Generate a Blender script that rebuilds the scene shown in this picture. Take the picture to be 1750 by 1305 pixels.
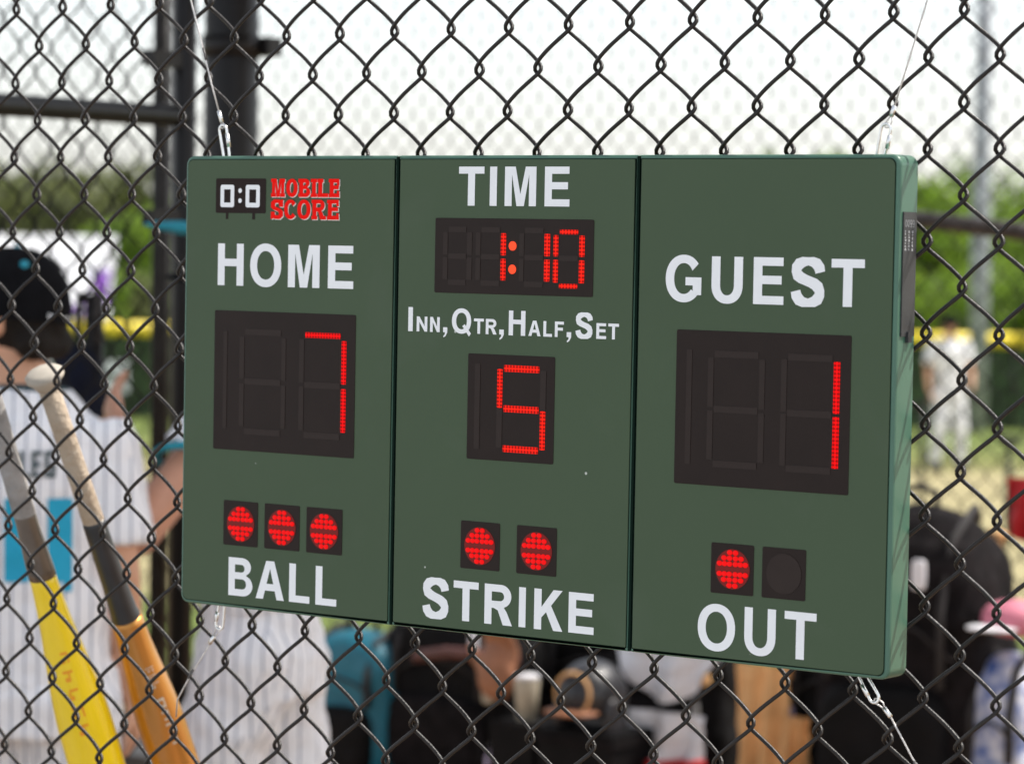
import bpy, bmesh, math, random
import numpy as np
from mathutils import Vector, Matrix, geometry, noise
random.seed(7)
rng = np.random.default_rng(7)
scene = bpy.context.scene
for o in list(bpy.data.objects):
    bpy.data.objects.remove(o)
COL = scene.collection

# ------------------------------------------------------------------ camera
S = 0.0766                                   # vertical pitch of the chain-link mesh in metres
CAMH = 1.50
CAM = Vector((30.0451 * S, -29.7809 * S, CAMH))
RIGHT = Vector((.80876352, .58798701, .01314708))
UP = Vector((-.03484615, .02559156, .99906497))
FWD = Vector((-.58710077, .80846543, -.0411866))
cam_data = bpy.data.cameras.new("camera")
cam_data.sensor_fit = 'HORIZONTAL'
cam_data.sensor_width = 36.0
cam_data.lens = 108.0
cam_data.clip_start = 0.05
cam_data.clip_end = 3000
cam_data.dof.use_dof = True
cam_data.dof.focus_distance = 2.74
cam_data.dof.aperture_fstop = 7.6
cam = bpy.data.objects.new("camera", cam_data)
COL.objects.link(cam)
m = Matrix.Identity(4)
for i in range(3):
    m[i][0] = RIGHT[i]; m[i][1] = UP[i]; m[i][2] = -FWD[i]; m[i][3] = CAM[i]
cam.matrix_world = m
scene.camera = cam

# ------------------------------------------------------------------ light
SUN = Vector((.36, .40, .85)).normalized()
world = bpy.data.worlds.new("World")
scene.world = world
world.use_nodes = True
nt = world.node_tree
sky = nt.nodes.new('ShaderNodeTexSky')
sky.sky_type = 'NISHITA'
sky.sun_disc = False
sky.sun_elevation = math.asin(SUN.z)
sky.sun_rotation = math.atan2(SUN.x, SUN.y)
sky.air_density = 1.0
sky.dust_density = 1.7
sky.ozone_density = 1.0
hs = nt.nodes.new('ShaderNodeHueSaturation')
hs.inputs['Saturation'].default_value = 0.36          # a milky, hazy summer sky
nt.links.new(sky.outputs['Color'], hs.inputs['Color'])
bg = nt.nodes['Background']
bg.inputs['Strength'].default_value = 0.106
nt.links.new(hs.outputs['Color'], bg.inputs['Color'])
sun_d = bpy.data.lights.new("sun", 'SUN')
sun_d.energy = 2.2
sun_d.angle = math.radians(.53)
sun_d.color = (1.0, .94, .86)
sun = bpy.data.objects.new("sun", sun_d)
COL.objects.link(sun)
sun.rotation_euler = SUN.to_track_quat('Z', 'Y').to_euler()
sun.location = (0, 0, 12)
scene.view_settings.view_transform = 'Standard'
scene.view_settings.look = 'None'
scene.view_settings.gamma = 1.0
scene.view_settings.exposure = 1.46


# ------------------------------------------------------------------ helpers
def ray(px, py):
    return FWD + RIGHT * ((px - 875) / 5250.0) - UP * ((py - 652.5) / 5250.0)


def at(px, py, D):
    return CAM + ray(px, py) * D


def on_y(px, py, Y):
    d = ray(px, py)
    return CAM + d * ((Y - CAM.y) / d.y)


VIEW = Vector((FWD.x, FWD.y, 0)).normalized()
LAT = Vector((VIEW.y, -VIEW.x, 0))


def ground_z(p):
    r = (Vector((p[0], p[1], 0)) - Vector((CAM.x, CAM.y, 0))).dot(VIEW)
    if r < 9: return 0.0
    if r > 60: return -1.683
    return -0.033 * (r - 9)


def field(r, lat, z=0.0):
    p = Vector((CAM.x, CAM.y, 0)) + VIEW * r + LAT * lat
    return Vector((p.x, p.y, ground_z(p) + z))


def mat(name, col, rough=.6, metal=0.0, var=0.0, vscale=8.0, bump=0.0, bscale=60.0, spec=.5, col2=None, emit=None, coat=0.0):
    mt = bpy.data.materials.new(name)
    mt.use_nodes = True
    n = mt.node_tree.nodes
    l = mt.node_tree.links
    b = n['Principled BSDF']
    b.inputs['Base Color'].default_value = (*col, 1)
    b.inputs['Roughness'].default_value = rough
    b.inputs['Metallic'].default_value = metal
    b.inputs['Specular IOR Level'].default_value = spec
    b.inputs['Coat Weight'].default_value = coat
    tc = n.new('ShaderNodeTexCoord')
    if var > 0 or col2:
        nz = n.new('ShaderNodeTexNoise')
        nz.inputs['Scale'].default_value = vscale
        nz.inputs['Detail'].default_value = 6
        l.new(tc.outputs['Object'], nz.inputs['Vector'])
        rp = n.new('ShaderNodeValToRGB')
        rp.color_ramp.elements[0].position = .32
        rp.color_ramp.elements[1].position = .68
        c2 = col2 if col2 else tuple(min(1, c * (1 + var)) for c in col)
        c1 = col if col2 else tuple(c * (1 - var) for c in col)
        rp.color_ramp.elements[0].color = (*c1, 1)
        rp.color_ramp.elements[1].color = (*c2, 1)
        l.new(nz.outputs['Fac'], rp.inputs['Fac'])
        l.new(rp.outputs['Color'], b.inputs['Base Color'])
    if bump > 0:
        nb = n.new('ShaderNodeTexNoise')
        nb.inputs['Scale'].default_value = bscale
        nb.inputs['Detail'].default_value = 4
        l.new(tc.outputs['Object'], nb.inputs['Vector'])
        bp = n.new('ShaderNodeBump')
        bp.inputs['Strength'].default_value = bump
        bp.inputs['Distance'].default_value = .01
        l.new(nb.outputs['Fac'], bp.inputs['Height'])
        l.new(bp.outputs['Normal'], b.inputs['Normal'])
    if emit:
        b.inputs['Emission Color'].default_value = (*emit[0], 1)
        b.inputs['Emission Strength'].default_value = emit[1]
    return mt


class MB:
    """collects shapes into one mesh"""
    def __init__(self):
        self.v = []; self.f = []; self.smooth = []

    def add(self, vs, fs, sm=True):
        o = len(self.v)
        self.v += [tuple(p) for p in vs]
        self.f += [tuple(i + o for i in f) for f in fs]
        self.smooth += [sm] * len(fs)
        return self

    def box(self, c, s, rot=None):
        x, y, z = s[0] / 2, s[1] / 2, s[2] / 2
        vs = [Vector(p) for p in ((-x, -y, -z), (x, -y, -z), (x, y, -z), (-x, y, -z), (-x, -y, z), (x, -y, z), (x, y, z), (-x, y, z))]
        if rot: vs = [rot @ p for p in vs]
        c = Vector(c)
        return self.add([p + c for p in vs], [(0, 3, 2, 1), (4, 5, 6, 7), (0, 1, 5, 4), (1, 2, 6, 5), (2, 3, 7, 6), (3, 0, 4, 7)], False)

    def tube(self, pts, r, sides=10, closed=False, caps=True, up=None):
        pts = [Vector(p) for p in pts]
        n = len(pts)
        rs = r if isinstance(r, (list, tuple)) else [r] * n
        vs = []; fs = []
        prev = None
        for i in range(n):
            if closed: t = (pts[(i + 1) % n] - pts[i - 1])
            else: t = pts[min(i + 1, n - 1)] - pts[max(i - 1, 0)]
            t = t.normalized() if t.length > 1e-9 else Vector((0, 0, 1))
            if prev is None:
                a = Vector(up) if up else (Vector((0, 0, 1)) if abs(t.z) < .9 else Vector((1, 0, 0)))
            else: a = prev
            u = (a - t * a.dot(t)).normalized()
            w = t.cross(u)
            prev = u
            for k in range(sides):
                an = 2 * math.pi * k / sides
                vs.append(pts[i] + (u * math.cos(an) + w * math.sin(an)) * rs[i])
        m_ = n if closed else n - 1
        for i in range(m_):
            for k in range(sides):
                a = i * sides + k; b = i * sides + (k + 1) % sides
                c = ((i + 1) % n) * sides + (k + 1) % sides; d = ((i + 1) % n) * sides + k
                fs.append((a, b, c, d))
        if caps and not closed:
            fs.append(tuple(range(sides - 1, -1, -1)))
            fs.append(tuple((n - 1) * sides + k for k in range(sides)))
        return self.add(vs, fs, True)

    def capsule(self, p0, p1, r0, r1, sides=14):
        p0 = Vector(p0); p1 = Vector(p1)
        t = (p1 - p0)
        L = t.length
        t = t / L if L > 1e-9 else Vector((0, 0, 1))
        pts = []; rs = []
        for k in range(5):
            a = math.pi / 2 * (1 - k / 4.0)
            pts.append(p0 - t * r0 * math.sin(a)); rs.append(max(r0 * math.cos(a), r0 * .02))
        for k in range(5):
            a = math.pi / 2 * k / 4.0
            pts.append(p1 + t * r1 * math.sin(a)); rs.append(max(r1 * math.cos(a), r1 * .02))
        return self.tube(pts, rs, sides)

    def sq(self, c, rad, e=1.0, rot=None, nu=24, nv=14):
        """superellipsoid: e = 1 ellipsoid, small e = rounded box"""
        sg = lambda x, p: math.copysign(abs(x) ** p, x)
        vs = []; fs = []
        c = Vector(c)
        for j in range(nv + 1):
            ph = -math.pi / 2 + math.pi * j / nv
            for i in range(nu):
                th = 2 * math.pi * i / nu
                p = Vector((rad[0] * sg(math.cos(ph), e) * sg(math.cos(th), e), rad[1] * sg(math.cos(ph), e) * sg(math.sin(th), e), rad[2] * sg(math.sin(ph), e)))
                if j in (0, nv): p.x *= .02; p.y *= .02
                if rot: p = rot @ p
                vs.append(c + p)
        for j in range(nv):
            for i in range(nu):
                fs.append((j * nu + i, j * nu + (i + 1) % nu, (j + 1) * nu + (i + 1) % nu, (j + 1) * nu + i))
        fs.append(tuple(range(nu - 1, -1, -1))); fs.append(tuple(nv * nu + i for i in range(nu)))
        return self.add(vs, fs, True)

    def loft(self, rings, sides=28, e=1.0):
        """rings: (x, y, z, rx, ry)"""
        sg = lambda x, p: math.copysign(abs(x) ** p, x)
        vs = []; fs = []
        for (x, y, z, rx, ry) in rings:
            for k in range(sides):
                a = 2 * math.pi * k / sides
                vs.append((x + rx * sg(math.cos(a), e), y + ry * sg(math.sin(a), e), z))
        for i in range(len(rings) - 1):
            for k in range(sides):
                fs.append((i * sides + k, i * sides + (k + 1) % sides, (i + 1) * sides + (k + 1) % sides, (i + 1) * sides + k))
        fs.append(tuple(range(sides - 1, -1, -1))); fs.append(tuple((len(rings) - 1) * sides + k for k in range(sides)))
        return self.add(vs, fs, True)

    def lathe(self, prof, axis0, axis1, sides=28):
        """prof: (distance along axis 0..1, radius)"""
        a = Vector(axis0); d = Vector(axis1) - a
        return self.tube([a + d * s for s, r in prof], [max(r, 1e-4) for s, r in prof], sides)

    def extrude(self, outline, y0, y1, holes=()):
        """2-D outline (x, z) extruded along y"""
        loops = [list(outline)] + [list(h) for h in holes]
        tris = geometry.tessellate_polygon([[Vector((x, z, 0)) for x, z in lp] for lp in loops])
        flat = [p for lp in loops for p in lp]
        n = len(flat)
        vs = [(x, y0, z) for x, z in flat] + [(x, y1, z) for x, z in flat]
        fs = []
        for t in tris:
            fs.append(tuple(t)); fs.append(tuple(i + n for i in reversed(t)))
        self.add(vs, fs, False)
        o = 0; side = []
        for lp in loops:
            k = len(lp)
            for i in range(k):
                a = o + i; b = o + (i + 1) % k
                side.append((a, b, b + n, a + n))
            o += k
        self.add(vs, side, False)
        return self

    def sheet(self, outline, y, holes=()):
        loops = [list(outline)] + [list(h) for h in holes]
        tris = geometry.tessellate_polygon([[Vector((x, z, 0)) for x, z in lp] for lp in loops])
        flat = [p for lp in loops for p in lp]
        fs = []
        for t in tris:
            a, b, c = (flat[i] for i in t)
            ar = (b[0] - a[0]) * (c[1] - a[1]) - (c[0] - a[0]) * (b[1] - a[1])
            fs.append(tuple(t) if ar > 0 else tuple(reversed(t)))
        return self.add([(x, y, z) for x, z in flat], fs, False)

    def mesh(self, name):
        me = bpy.data.meshes.new(name)
        me.from_pydata(self.v, [], self.f)
        me.polygons.foreach_set('use_smooth', self.smooth)
        me.update()
        return me

    def build(self, name, material, parent=None, loc=None, fix=True):
        me = self.mesh(name)
        if fix:
            bm = bmesh.new(); bm.from_mesh(me)
            bmesh.ops.recalc_face_normals(bm, faces=bm.faces)
            bm.to_mesh(me); bm.free()
        me.materials.append(material)
        return link(name, me, parent, loc)


def link(name, me, parent=None, loc=None):
    o = bpy.data.objects.new(name, me)
    COL.objects.link(o)
    if parent: o.parent = parent
    if loc is not None: o.location = loc
    return o


def tag(o, label=None, cat=None, group=None, kind=None):
    if label: o['label'] = label
    if cat: o['category'] = cat
    if group: o['group'] = group
    if kind: o['kind'] = kind
    return o


def thing(name, label, cat, loc=(0, 0, 0), rz=0.0, group=None):
    o = bpy.data.objects.new(name, None)
    o.empty_display_size = .05
    COL.objects.link(o)
    o.location = loc
    o.rotation_euler = (0, 0, rz)
    return tag(o, label, cat, group)


def bake(mb, name, material, parent=None, voxel=.01, smooth=6, wrinkle=0.0, wsize=.12, cut=None):
    """union of overlapping closed shapes as one continuous skin"""
    o = mb.build(name, material)
    r = o.modifiers.new('r', 'REMESH'); r.mode = 'VOXEL'; r.voxel_size = voxel
    if smooth:
        s = o.modifiers.new('s', 'SMOOTH'); s.iterations = smooth; s.factor = .5
    if wrinkle:
        tx = bpy.data.textures.new('folds', 'CLOUDS'); tx.noise_scale = wsize; tx.noise_depth = 3
        d = o.modifiers.new('d', 'DISPLACE'); d.texture = tx; d.strength = wrinkle; d.mid_level = .5; d.texture_coords = 'LOCAL'
    dg = bpy.context.evaluated_depsgraph_get()
    me = bpy.data.meshes.new_from_object(o.evaluated_get(dg))
    me.name = name
    old = o.data
    o.modifiers.clear()
    o.data = me
    bpy.data.meshes.remove(old)
    me.polygons.foreach_set('use_smooth', [True] * len(me.polygons))
    if not me.materials: me.materials.append(material)
    if parent: o.parent = parent
    return o


# ------------------------------------------------------------------ materials
M = {}
M['wire'] = mat('black_vinyl_wire', (.0105, .0075, .0058), .40, var=.35, vscale=30, bump=.15, bscale=300, spec=.35)
M['wire_far'] = mat('weathered_black_wire', (.010, .009, .0085), .65, var=.3, vscale=30, spec=.12)
M['pipe'] = mat('black_powder_coated_pipe', (.007, .006, .0056), .45, var=.3, vscale=9, bump=.1, bscale=150, spec=.3)
M['face'] = mat('green_face_film', (.050, .079, .0405), .45, var=.035, vscale=5, bump=.02, bscale=900, spec=.25)
def add_specks(mt):
    n = mt.node_tree.nodes; l = mt.node_tree.links; b = n['Principled BSDF']
    src = b.inputs['Base Color'].links[0].from_socket
    tc = n.new('ShaderNodeTexCoord')
    vo = n.new('ShaderNodeTexVoronoi'); vo.inputs['Scale'].default_value = 34; l.new(tc.outputs['Object'], vo.inputs['Vector'])
    sp = n.new('ShaderNodeSeparateXYZ'); l.new(vo.outputs['Color'], sp.inputs[0])
    g = n.new('ShaderNodeMath'); g.operation = 'GREATER_THAN'; g.inputs[1].default_value = .76; l.new(sp.outputs['X'], g.inputs[0])
    sz = n.new('ShaderNodeMath'); sz.operation = 'MULTIPLY'; sz.inputs[1].default_value = .046; l.new(sp.outputs['Y'], sz.inputs[0])
    d = n.new('ShaderNodeMath'); d.operation = 'LESS_THAN'; l.new(vo.outputs['Distance'], d.inputs[0]); l.new(sz.outputs[0], d.inputs[1])
    mu = n.new('ShaderNodeMath'); mu.operation = 'MULTIPLY'; l.new(g.outputs[0], mu.inputs[0]); l.new(d.outputs[0], mu.inputs[1])
    # faint hand smudges
    nz = n.new('ShaderNodeTexNoise'); nz.inputs['Scale'].default_value = 11; nz.inputs['Detail'].default_value = 7; nz.inputs['Distortion'].default_value = .6; l.new(tc.outputs['Object'], nz.inputs['Vector'])
    mr = n.new('ShaderNodeMapRange'); mr.inputs['From Min'].default_value = .58; mr.inputs['From Max'].default_value = .80; mr.inputs['To Max'].default_value = .22; l.new(nz.outputs['Fac'], mr.inputs['Value'])
    m1 = n.new('ShaderNodeMix'); m1.data_type = 'RGBA'; l.new(mr.outputs['Result'], m1.inputs['Factor']); l.new(src, m1.inputs['A']); m1.inputs['B'].default_value = (.095, .115, .085, 1)
    m2 = n.new('ShaderNodeMix'); m2.data_type = 'RGBA'; l.new(mu.outputs[0], m2.inputs['Factor']); l.new(m1.outputs['Result'], m2.inputs['A']); m2.inputs['B'].default_value = (.45, .47, .42, 1)
    l.new(m2.outputs['Result'], b.inputs['Base Color'])
    mr2 = n.new('ShaderNodeMapRange'); mr2.inputs['To Min'].default_value = .36; mr2.inputs['To Max'].default_value = .58; l.new(nz.outputs['Fac'], mr2.inputs['Value']); l.new(mr2.outputs['Result'], b.inputs['Roughness'])


add_specks(M['face'])
M['shell'] = mat('green_plastic_shell', (.055, .134, .090), .38, var=.06, vscale=12, bump=.02, bscale=500)
M['print'] = mat('white_print', (.77, .775, .775), .45, var=.02, vscale=40)
M['gap'] = mat('dark_green_seam', (.004, .012, .008), .8, spec=.05)
M['smoke'] = mat('smoked_display_window', (.0175, .0108, .0088), .35, var=.08, vscale=30, spec=.15)
M['dim'] = mat('unlit_segment', (.0275, .0185, .0155), .4, var=.06, vscale=60, spec=.15)
M['red_print'] = mat('red_print', (.84, .006, .003), .6, spec=.08)
M['pale_print'] = mat('pale_print', (.80, .72, .66), .5)
M['logo_black'] = mat('dark_brown_print', (.022, .0145, .0125), .6, spec=.1)
M['steel'] = mat('zinc_plated_steel', (.80, .80, .78), .28, metal=1.0, var=.1, vscale=200)
M['cable'] = mat('clear_coated_steel_cable', (.60, .57, .54), .4, metal=.6, var=.2, vscale=400)
M['shrink'] = mat('dark_crimp_sleeve', (.08, .075, .07), .5)
M['cover'] = mat('dark_grey_battery_cover', (.026, .027, .028), .5, var=.12, vscale=40, bump=.08, bscale=700)
M['etch'] = mat('grey_etched_marks', (.34, .35, .36), .6)


def led_mat(name, pitch, base=(1.0, .0016, .0025), lo=.08, hi=.50):
    mt = bpy.data.materials.new(name); mt.use_nodes = True
    n = mt.node_tree.nodes; l = mt.node_tree.links
    b = n['Principled BSDF']
    b.inputs['Specular IOR Level'].default_value = .08
    b.inputs['Base Color'].default_value = (.10, .001, .001, 1)
    b.inputs['Roughness'].default_value = .35
    tc = n.new('ShaderNodeTexCoord')
    sp = n.new('ShaderNodeSeparateXYZ'); l.new(tc.outputs['Object'], sp.inputs[0])
    outs = []
    for ax in ('X', 'Z'):
        mu = n.new('ShaderNodeMath'); mu.operation = 'MULTIPLY'; mu.inputs[1].default_value = 2 * math.pi / pitch
        l.new(sp.outputs[ax], mu.inputs[0])
        co = n.new('ShaderNodeMath'); co.operation = 'COSINE'; l.new(mu.outputs[0], co.inputs[0])
        outs.append(co)
    ad = n.new('ShaderNodeMath'); ad.operation = 'ADD'; l.new(outs[0].outputs[0], ad.inputs[0]); l.new(outs[1].outputs[0], ad.inputs[1])
    mr = n.new('ShaderNodeMapRange'); mr.inputs['From Min'].default_value = -1.2; mr.inputs['From Max'].default_value = 1.6
    mr.inputs['To Min'].default_value = lo; mr.inputs['To Max'].default_value = hi
    l.new(ad.outputs[0], mr.inputs['Value'])
    b.inputs['Emission Color'].default_value = (*base, 1)
    l.new(mr.outputs['Result'], b.inputs['Emission Strength'])
    return mt


M['lit'] = led_mat('lit_red_segment', .0034)
M['lit_orange'] = led_mat('lit_orange_red_segment', .0034, (1.0, .014, .004), .08, .56)
M['led'] = mat('lit_red_led', (.15, .002, .002), .4, spec=.1, emit=((1.0, .004, .005), .29))
M['lens_lit'] = mat('red_lit_lens', (.045, .012, .010), .4, spec=.15, emit=((1.0, .012, .01), .045))
M['colon'] = mat('orange_colon_dot', (.2, .02, .01), .4, spec=.1, emit=((1.0, .07, .02), .42))

# ------------------------------------------------------------------ ground and sky line
# (one sheet, out to the horizon; clay by the fence, mown grass and infield dirt beyond)
rs_ = list(np.linspace(-40, 0, 9)) + list(np.linspace(2, 70, 69)) + [80, 95, 120, 160, 220, 320, 480, 700, 1100, 1800]
ls_ = [-1500, -900, -500, -260, -140, -80, -50, -36] + list(np.linspace(-28, 28, 57)) + [36, 50, 80, 140, 260, 500, 900, 1500]
gb = MB()
for r in rs_:
    for la in ls_:
        p = field(r, la)
        gb.v.append((p.x, p.y, p.z + (noise.noise(Vector((p.x * .4, p.y * .4, 0))) * .015 if 0 < r < 70 and r > 10 else 0)))
nl = len(ls_)
for i in range(len(rs_) - 1):
    for j in range(nl - 1):
        gb.f.append((i * nl + j, i * nl + j + 1, (i + 1) * nl + j + 1, (i + 1) * nl + j)); gb.smooth.append(True)
gm = bpy.data.materials.new('clay_and_grass'); gm.use_nodes = True
n = gm.node_tree.nodes; l = gm.node_tree.links; b = n['Principled BSDF']
b.inputs['Roughness'].default_value = .95
b.inputs['Specular IOR Level'].default_value = .15
geo = n.new('ShaderNodeNewGeometry')


def dotn(v, off):
    d = n.new('ShaderNodeVectorMath'); d.operation = 'DOT_PRODUCT'; l.new(geo.outputs['Position'], d.inputs[0]); d.inputs[1].default_value = v
    a = n.new('ShaderNodeMath'); a.operation = 'ADD'; l.new(d.outputs['Value'], a.inputs[0]); a.inputs[1].default_value = off
    return a


rr = dotn(tuple(VIEW), -(CAM.x * VIEW.x + CAM.y * VIEW.y))
nz = n.new('ShaderNodeTexNoise'); nz.inputs['Scale'].default_value = .25; nz.inputs['Detail'].default_value = 6; l.new(geo.outputs['Position'], nz.inputs['Vector'])
nm = n.new('ShaderNodeMath'); nm.operation = 'MULTIPLY_ADD'; nm.inputs[1].default_value = 5.0; nm.inputs[2].default_value = -2.5; l.new(nz.outputs['Fac'], nm.inputs[0])
r2 = n.new('ShaderNodeMath'); r2.operation = 'ADD'; l.new(rr.outputs[0], r2.inputs[0]); l.new(nm.outputs[0], r2.inputs[1])
mrr = n.new('ShaderNodeMapRange'); mrr.inputs['From Min'].default_value = 0; mrr.inputs['From Max'].default_value = 80; l.new(r2.outputs[0], mrr.inputs['Value'])
rp = n.new('ShaderNodeValToRGB'); l.new(mrr.outputs['Result'], rp.inputs['Fac'])
els = rp.color_ramp.elements
clay = (.36, .235, .14, 1); grass = (.105, .14, .030, 1); dry = (.30, .26, .135, 1)
els[0].position = 0; els[0].color = clay
els[1].position = 1; els[1].color = grass
for pos, c in ((.115, clay), (.13, grass), (.17, grass), (.20, dry), (.40, dry), (.45, (.15, .155, .042, 1)), (.58, grass)):
    e_ = els.new(pos); e_.color = c
nz2 = n.new('ShaderNodeTexNoise'); nz2.inputs['Scale'].default_value = 1.6; nz2.inputs['Detail'].default_value = 8; l.new(geo.outputs['Position'], nz2.inputs['Vector'])
mx = n.new('ShaderNodeMix'); mx.data_type = 'RGBA'; mx.blend_type = 'MULTIPLY'; mx.inputs['Factor'].default_value = .55
rp2 = n.new('ShaderNodeValToRGB'); rp2.color_ramp.elements[0].position = .3; rp2.color_ramp.elements[0].color = (.5, .5, .5, 1); rp2.color_ramp.elements[1].position = .7; rp2.color_ramp.elements[1].color = (1.2, 1.2, 1.2, 1)
yy_pos = dotn((0, 1, 0), .25)
gt_ = n.new('ShaderNodeMath'); gt_.operation = 'LESS_THAN'; gt_.inputs[1].default_value = 0.0; l.new(yy_pos.outputs[0], gt_.inputs[0])
mc = n.new('ShaderNodeMix'); mc.data_type = 'RGBA'; l.new(gt_.outputs[0], mc.inputs['Factor']); l.new(rp.outputs['Color'], mc.inputs['A']); mc.inputs['B'].default_value = (.36, .36, .365, 1)  # unseen camera-side ground, greyed and lightened to bounce light onto the board
l.new(nz2.outputs['Fac'], rp2.inputs['Fac']); l.new(mc.outputs['Result'], mx.inputs['A']); l.new(rp2.outputs['Color'], mx.inputs['B']); l.new(mx.outputs['Result'], b.inputs['Base Color'])
bp = n.new('ShaderNodeBump'); bp.inputs['Strength'].default_value = .5; bp.inputs['Distance'].default_value = .02; l.new(nz2.outputs['Fac'], bp.inputs['Height']); l.new(bp.outputs['Normal'], b.inputs['Normal'])
tag(gb.build('ground', gm, fix=False), kind='structure')

# ------------------------------------------------------------------ chain-link
A_ = .87478 * S                              # horizontal pitch


def strand_mesh(name, rows, seg, r, sides, amp, depth, k=.94, jit=0.0, mirror=1):
    pts = []
    for i in range(rows * seg + 1):
        t = i / seg
        ph = 2 * math.pi * t
        x = amp * math.asin(k * math.cos(ph)) / math.asin(k)          # +x at t = 0
        s = math.sin(ph)
        y = -depth * math.copysign(abs(s) ** .85, s) * mirror
        z = t * S
        if jit: x += noise.noise(Vector((z * 9, jit, 0))) * .0015; y += noise.noise(Vector((z * 9, jit, 5))) * .0007
        pts.append((x, y, z))
    return MB().tube(pts, r, sides, caps=True).mesh(name)


# going up (t grows) from the right-hand knot x falls: that is a "\" strand; it must lie behind, so mirror = -1
ROWS = 29
EYE = .0035
fence = thing('chain_link_fence', 'black vinyl chain-link fence carrying the green scoreboard', 'fence', (0, 0, 0))
variants = [strand_mesh('wire', ROWS, 28, .00190, 8, A_ / 4 + EYE, .0058, jit=3.1 * q, mirror=-1) for q in (1, 2, 3)]
for me in variants: me.materials.append(M['wire'])
# fit lattice row j lies at z = CAMH - (j - 3.2014) * S ; find the z of the lowest row
j0 = math.floor(3.2014 + (CAMH - .06) / S)
zlow = CAMH - (j0 - 3.2014) * S
c0, c1 = -62, 84
for c in range(c0, c1):
    # wire between knot columns c and c+1 (column spacing A_/2); right-hand knots at integer rows when c+1 is even
    w = link('wire', variants[c % 3], fence)
    xm = (c + .5) * A_ / 2
    zz = zlow + (0 if (c + 1) % 2 == 0 else -.5 * S)
    ic = (c + .5) / 2
    lean = -.000124 * max(-12, min(12, ic - 8.5)) / S
    zc = CAMH - (4 - 3.2014) * S
    w.rotation_euler = (0, lean * 1.0, 0)
    w.location = (xm - (zc - zz) * lean, random.uniform(-.0004, .0004), zz)
xl, xr = (c0) * A_ / 2, (c1) * A_ / 2
topz = zlow + ROWS * S
for X in (xl - .02, xr + .02):
    MB().tube([(X, .035, -.3), (X, .035, topz + .08)], .03, 16).build('post', M['pipe'], fence)
MB().tube([(xl - .02, .035, topz), (xr + .02, .035, topz)], .021, 16).build('rail', M['pipe'], fence)
MB().tube([(xl - .02, .03, .055), (xr + .02, .03, .055)], .004, 8).build('tension_wire', M['wire'], fence)

# ------------------------------------------------------------------ scoreboard
BW, BH = .7921, .43755
TH = .0062287
front_y = -.50 * S
TL = Vector((3.5974 * S, front_y, CAMH - (1.9945 - 3.2014) * S))
DEP = .0300
BSC = .998
board = thing('scoreboard', 'green three-section electronic scoreboard with white lettering and red digits', 'scoreboard')
ax = Vector((math.cos(TH), 0, -math.sin(TH))); az = Vector((math.sin(TH), 0, math.cos(TH)))
orig = TL + ax * (BW / 2 * BSC) - az * (BH * BSC) + Vector((0, DEP, 0))       # bottom centre of the back
board.location = orig
board.rotation_euler = (0, TH, 0)
board.scale = (BSC,) * 3
FY = -DEP                                     # local y of the front face


def L(u, v):                                  # millimetres from the top-left corner -> local x, z
    return (u / 1000 - BW / 2, BH - v / 1000)


def rrect(x0, x1, z0, z1, rads, n=7):
    """rounded rectangle, radii (tl, tr, br, bl) in metres; counter-clockwise in x, z"""
    tl, tr, br, bl = rads
    pts = []
    for cx, cz, r, a0 in ((x1 - br, z0 + br, br, -90), (x1 - tr, z1 - tr, tr, 0), (x0 + tl, z1 - tl, tl, 90), (x0 + bl, z0 + bl, bl, 180)):
        if r < 1e-6: pts.append((cx, cz)); continue
        for k in range(n + 1):
            a = math.radians(a0 + 90 * k / n)
            pts.append((cx + r * math.cos(a), cz + r * math.sin(a)))
    return pts


def bevelled(outline, y_front, y_back, bev, name, material, parent, nb=3):
    """plate with a rounded front edge; outline convex"""
    cx = sum(p[0] for p in outline) / len(outline); cz = sum(p[1] for p in outline) / len(outline)
    k = len(outline)

    def inset(d):
        res = []
        for i in range(k):
            a = Vector(outline[i - 1]); bb = Vector(outline[i]); c = Vector(outline[(i + 1) % k])
            e1 = (bb - a).normalized(); e2 = (c - bb).normalized()
            n1 = Vector((-e1.y, e1.x)); n2 = Vector((-e2.y, e2.x))
            nn = n1 + n2; nn = nn / max(nn.length_squared, 1e-9) * 2
            q = bb + nn * d
            res.append((q.x, q.y))
        return res
    mb = MB()
    rings = [(outline, y_back)]
    for j in range(nb + 1):
        a = math.pi / 2 * j / nb
        rings.append((inset(bev * (1 - math.cos(a))), y_front + bev * (1 - math.sin(a))))
    vs = [(x, y, z) for o_, y in rings for x, z in o_]
    fs = []
    for i in range(len(rings) - 1):
        for q in range(k):
            fs.append((i * k + q, i * k + (q + 1) % k, (i + 1) * k + (q + 1) % k, (i + 1) * k + q))
    mb.add(vs, fs, False)
    mb.sheet(rings[-1][0], rings[-1][1])
    mb.add([(x, y_back, z) for x, z in reversed(outline)], [tuple(range(k))], False)
    return mb.build(name, material, parent)


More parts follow.
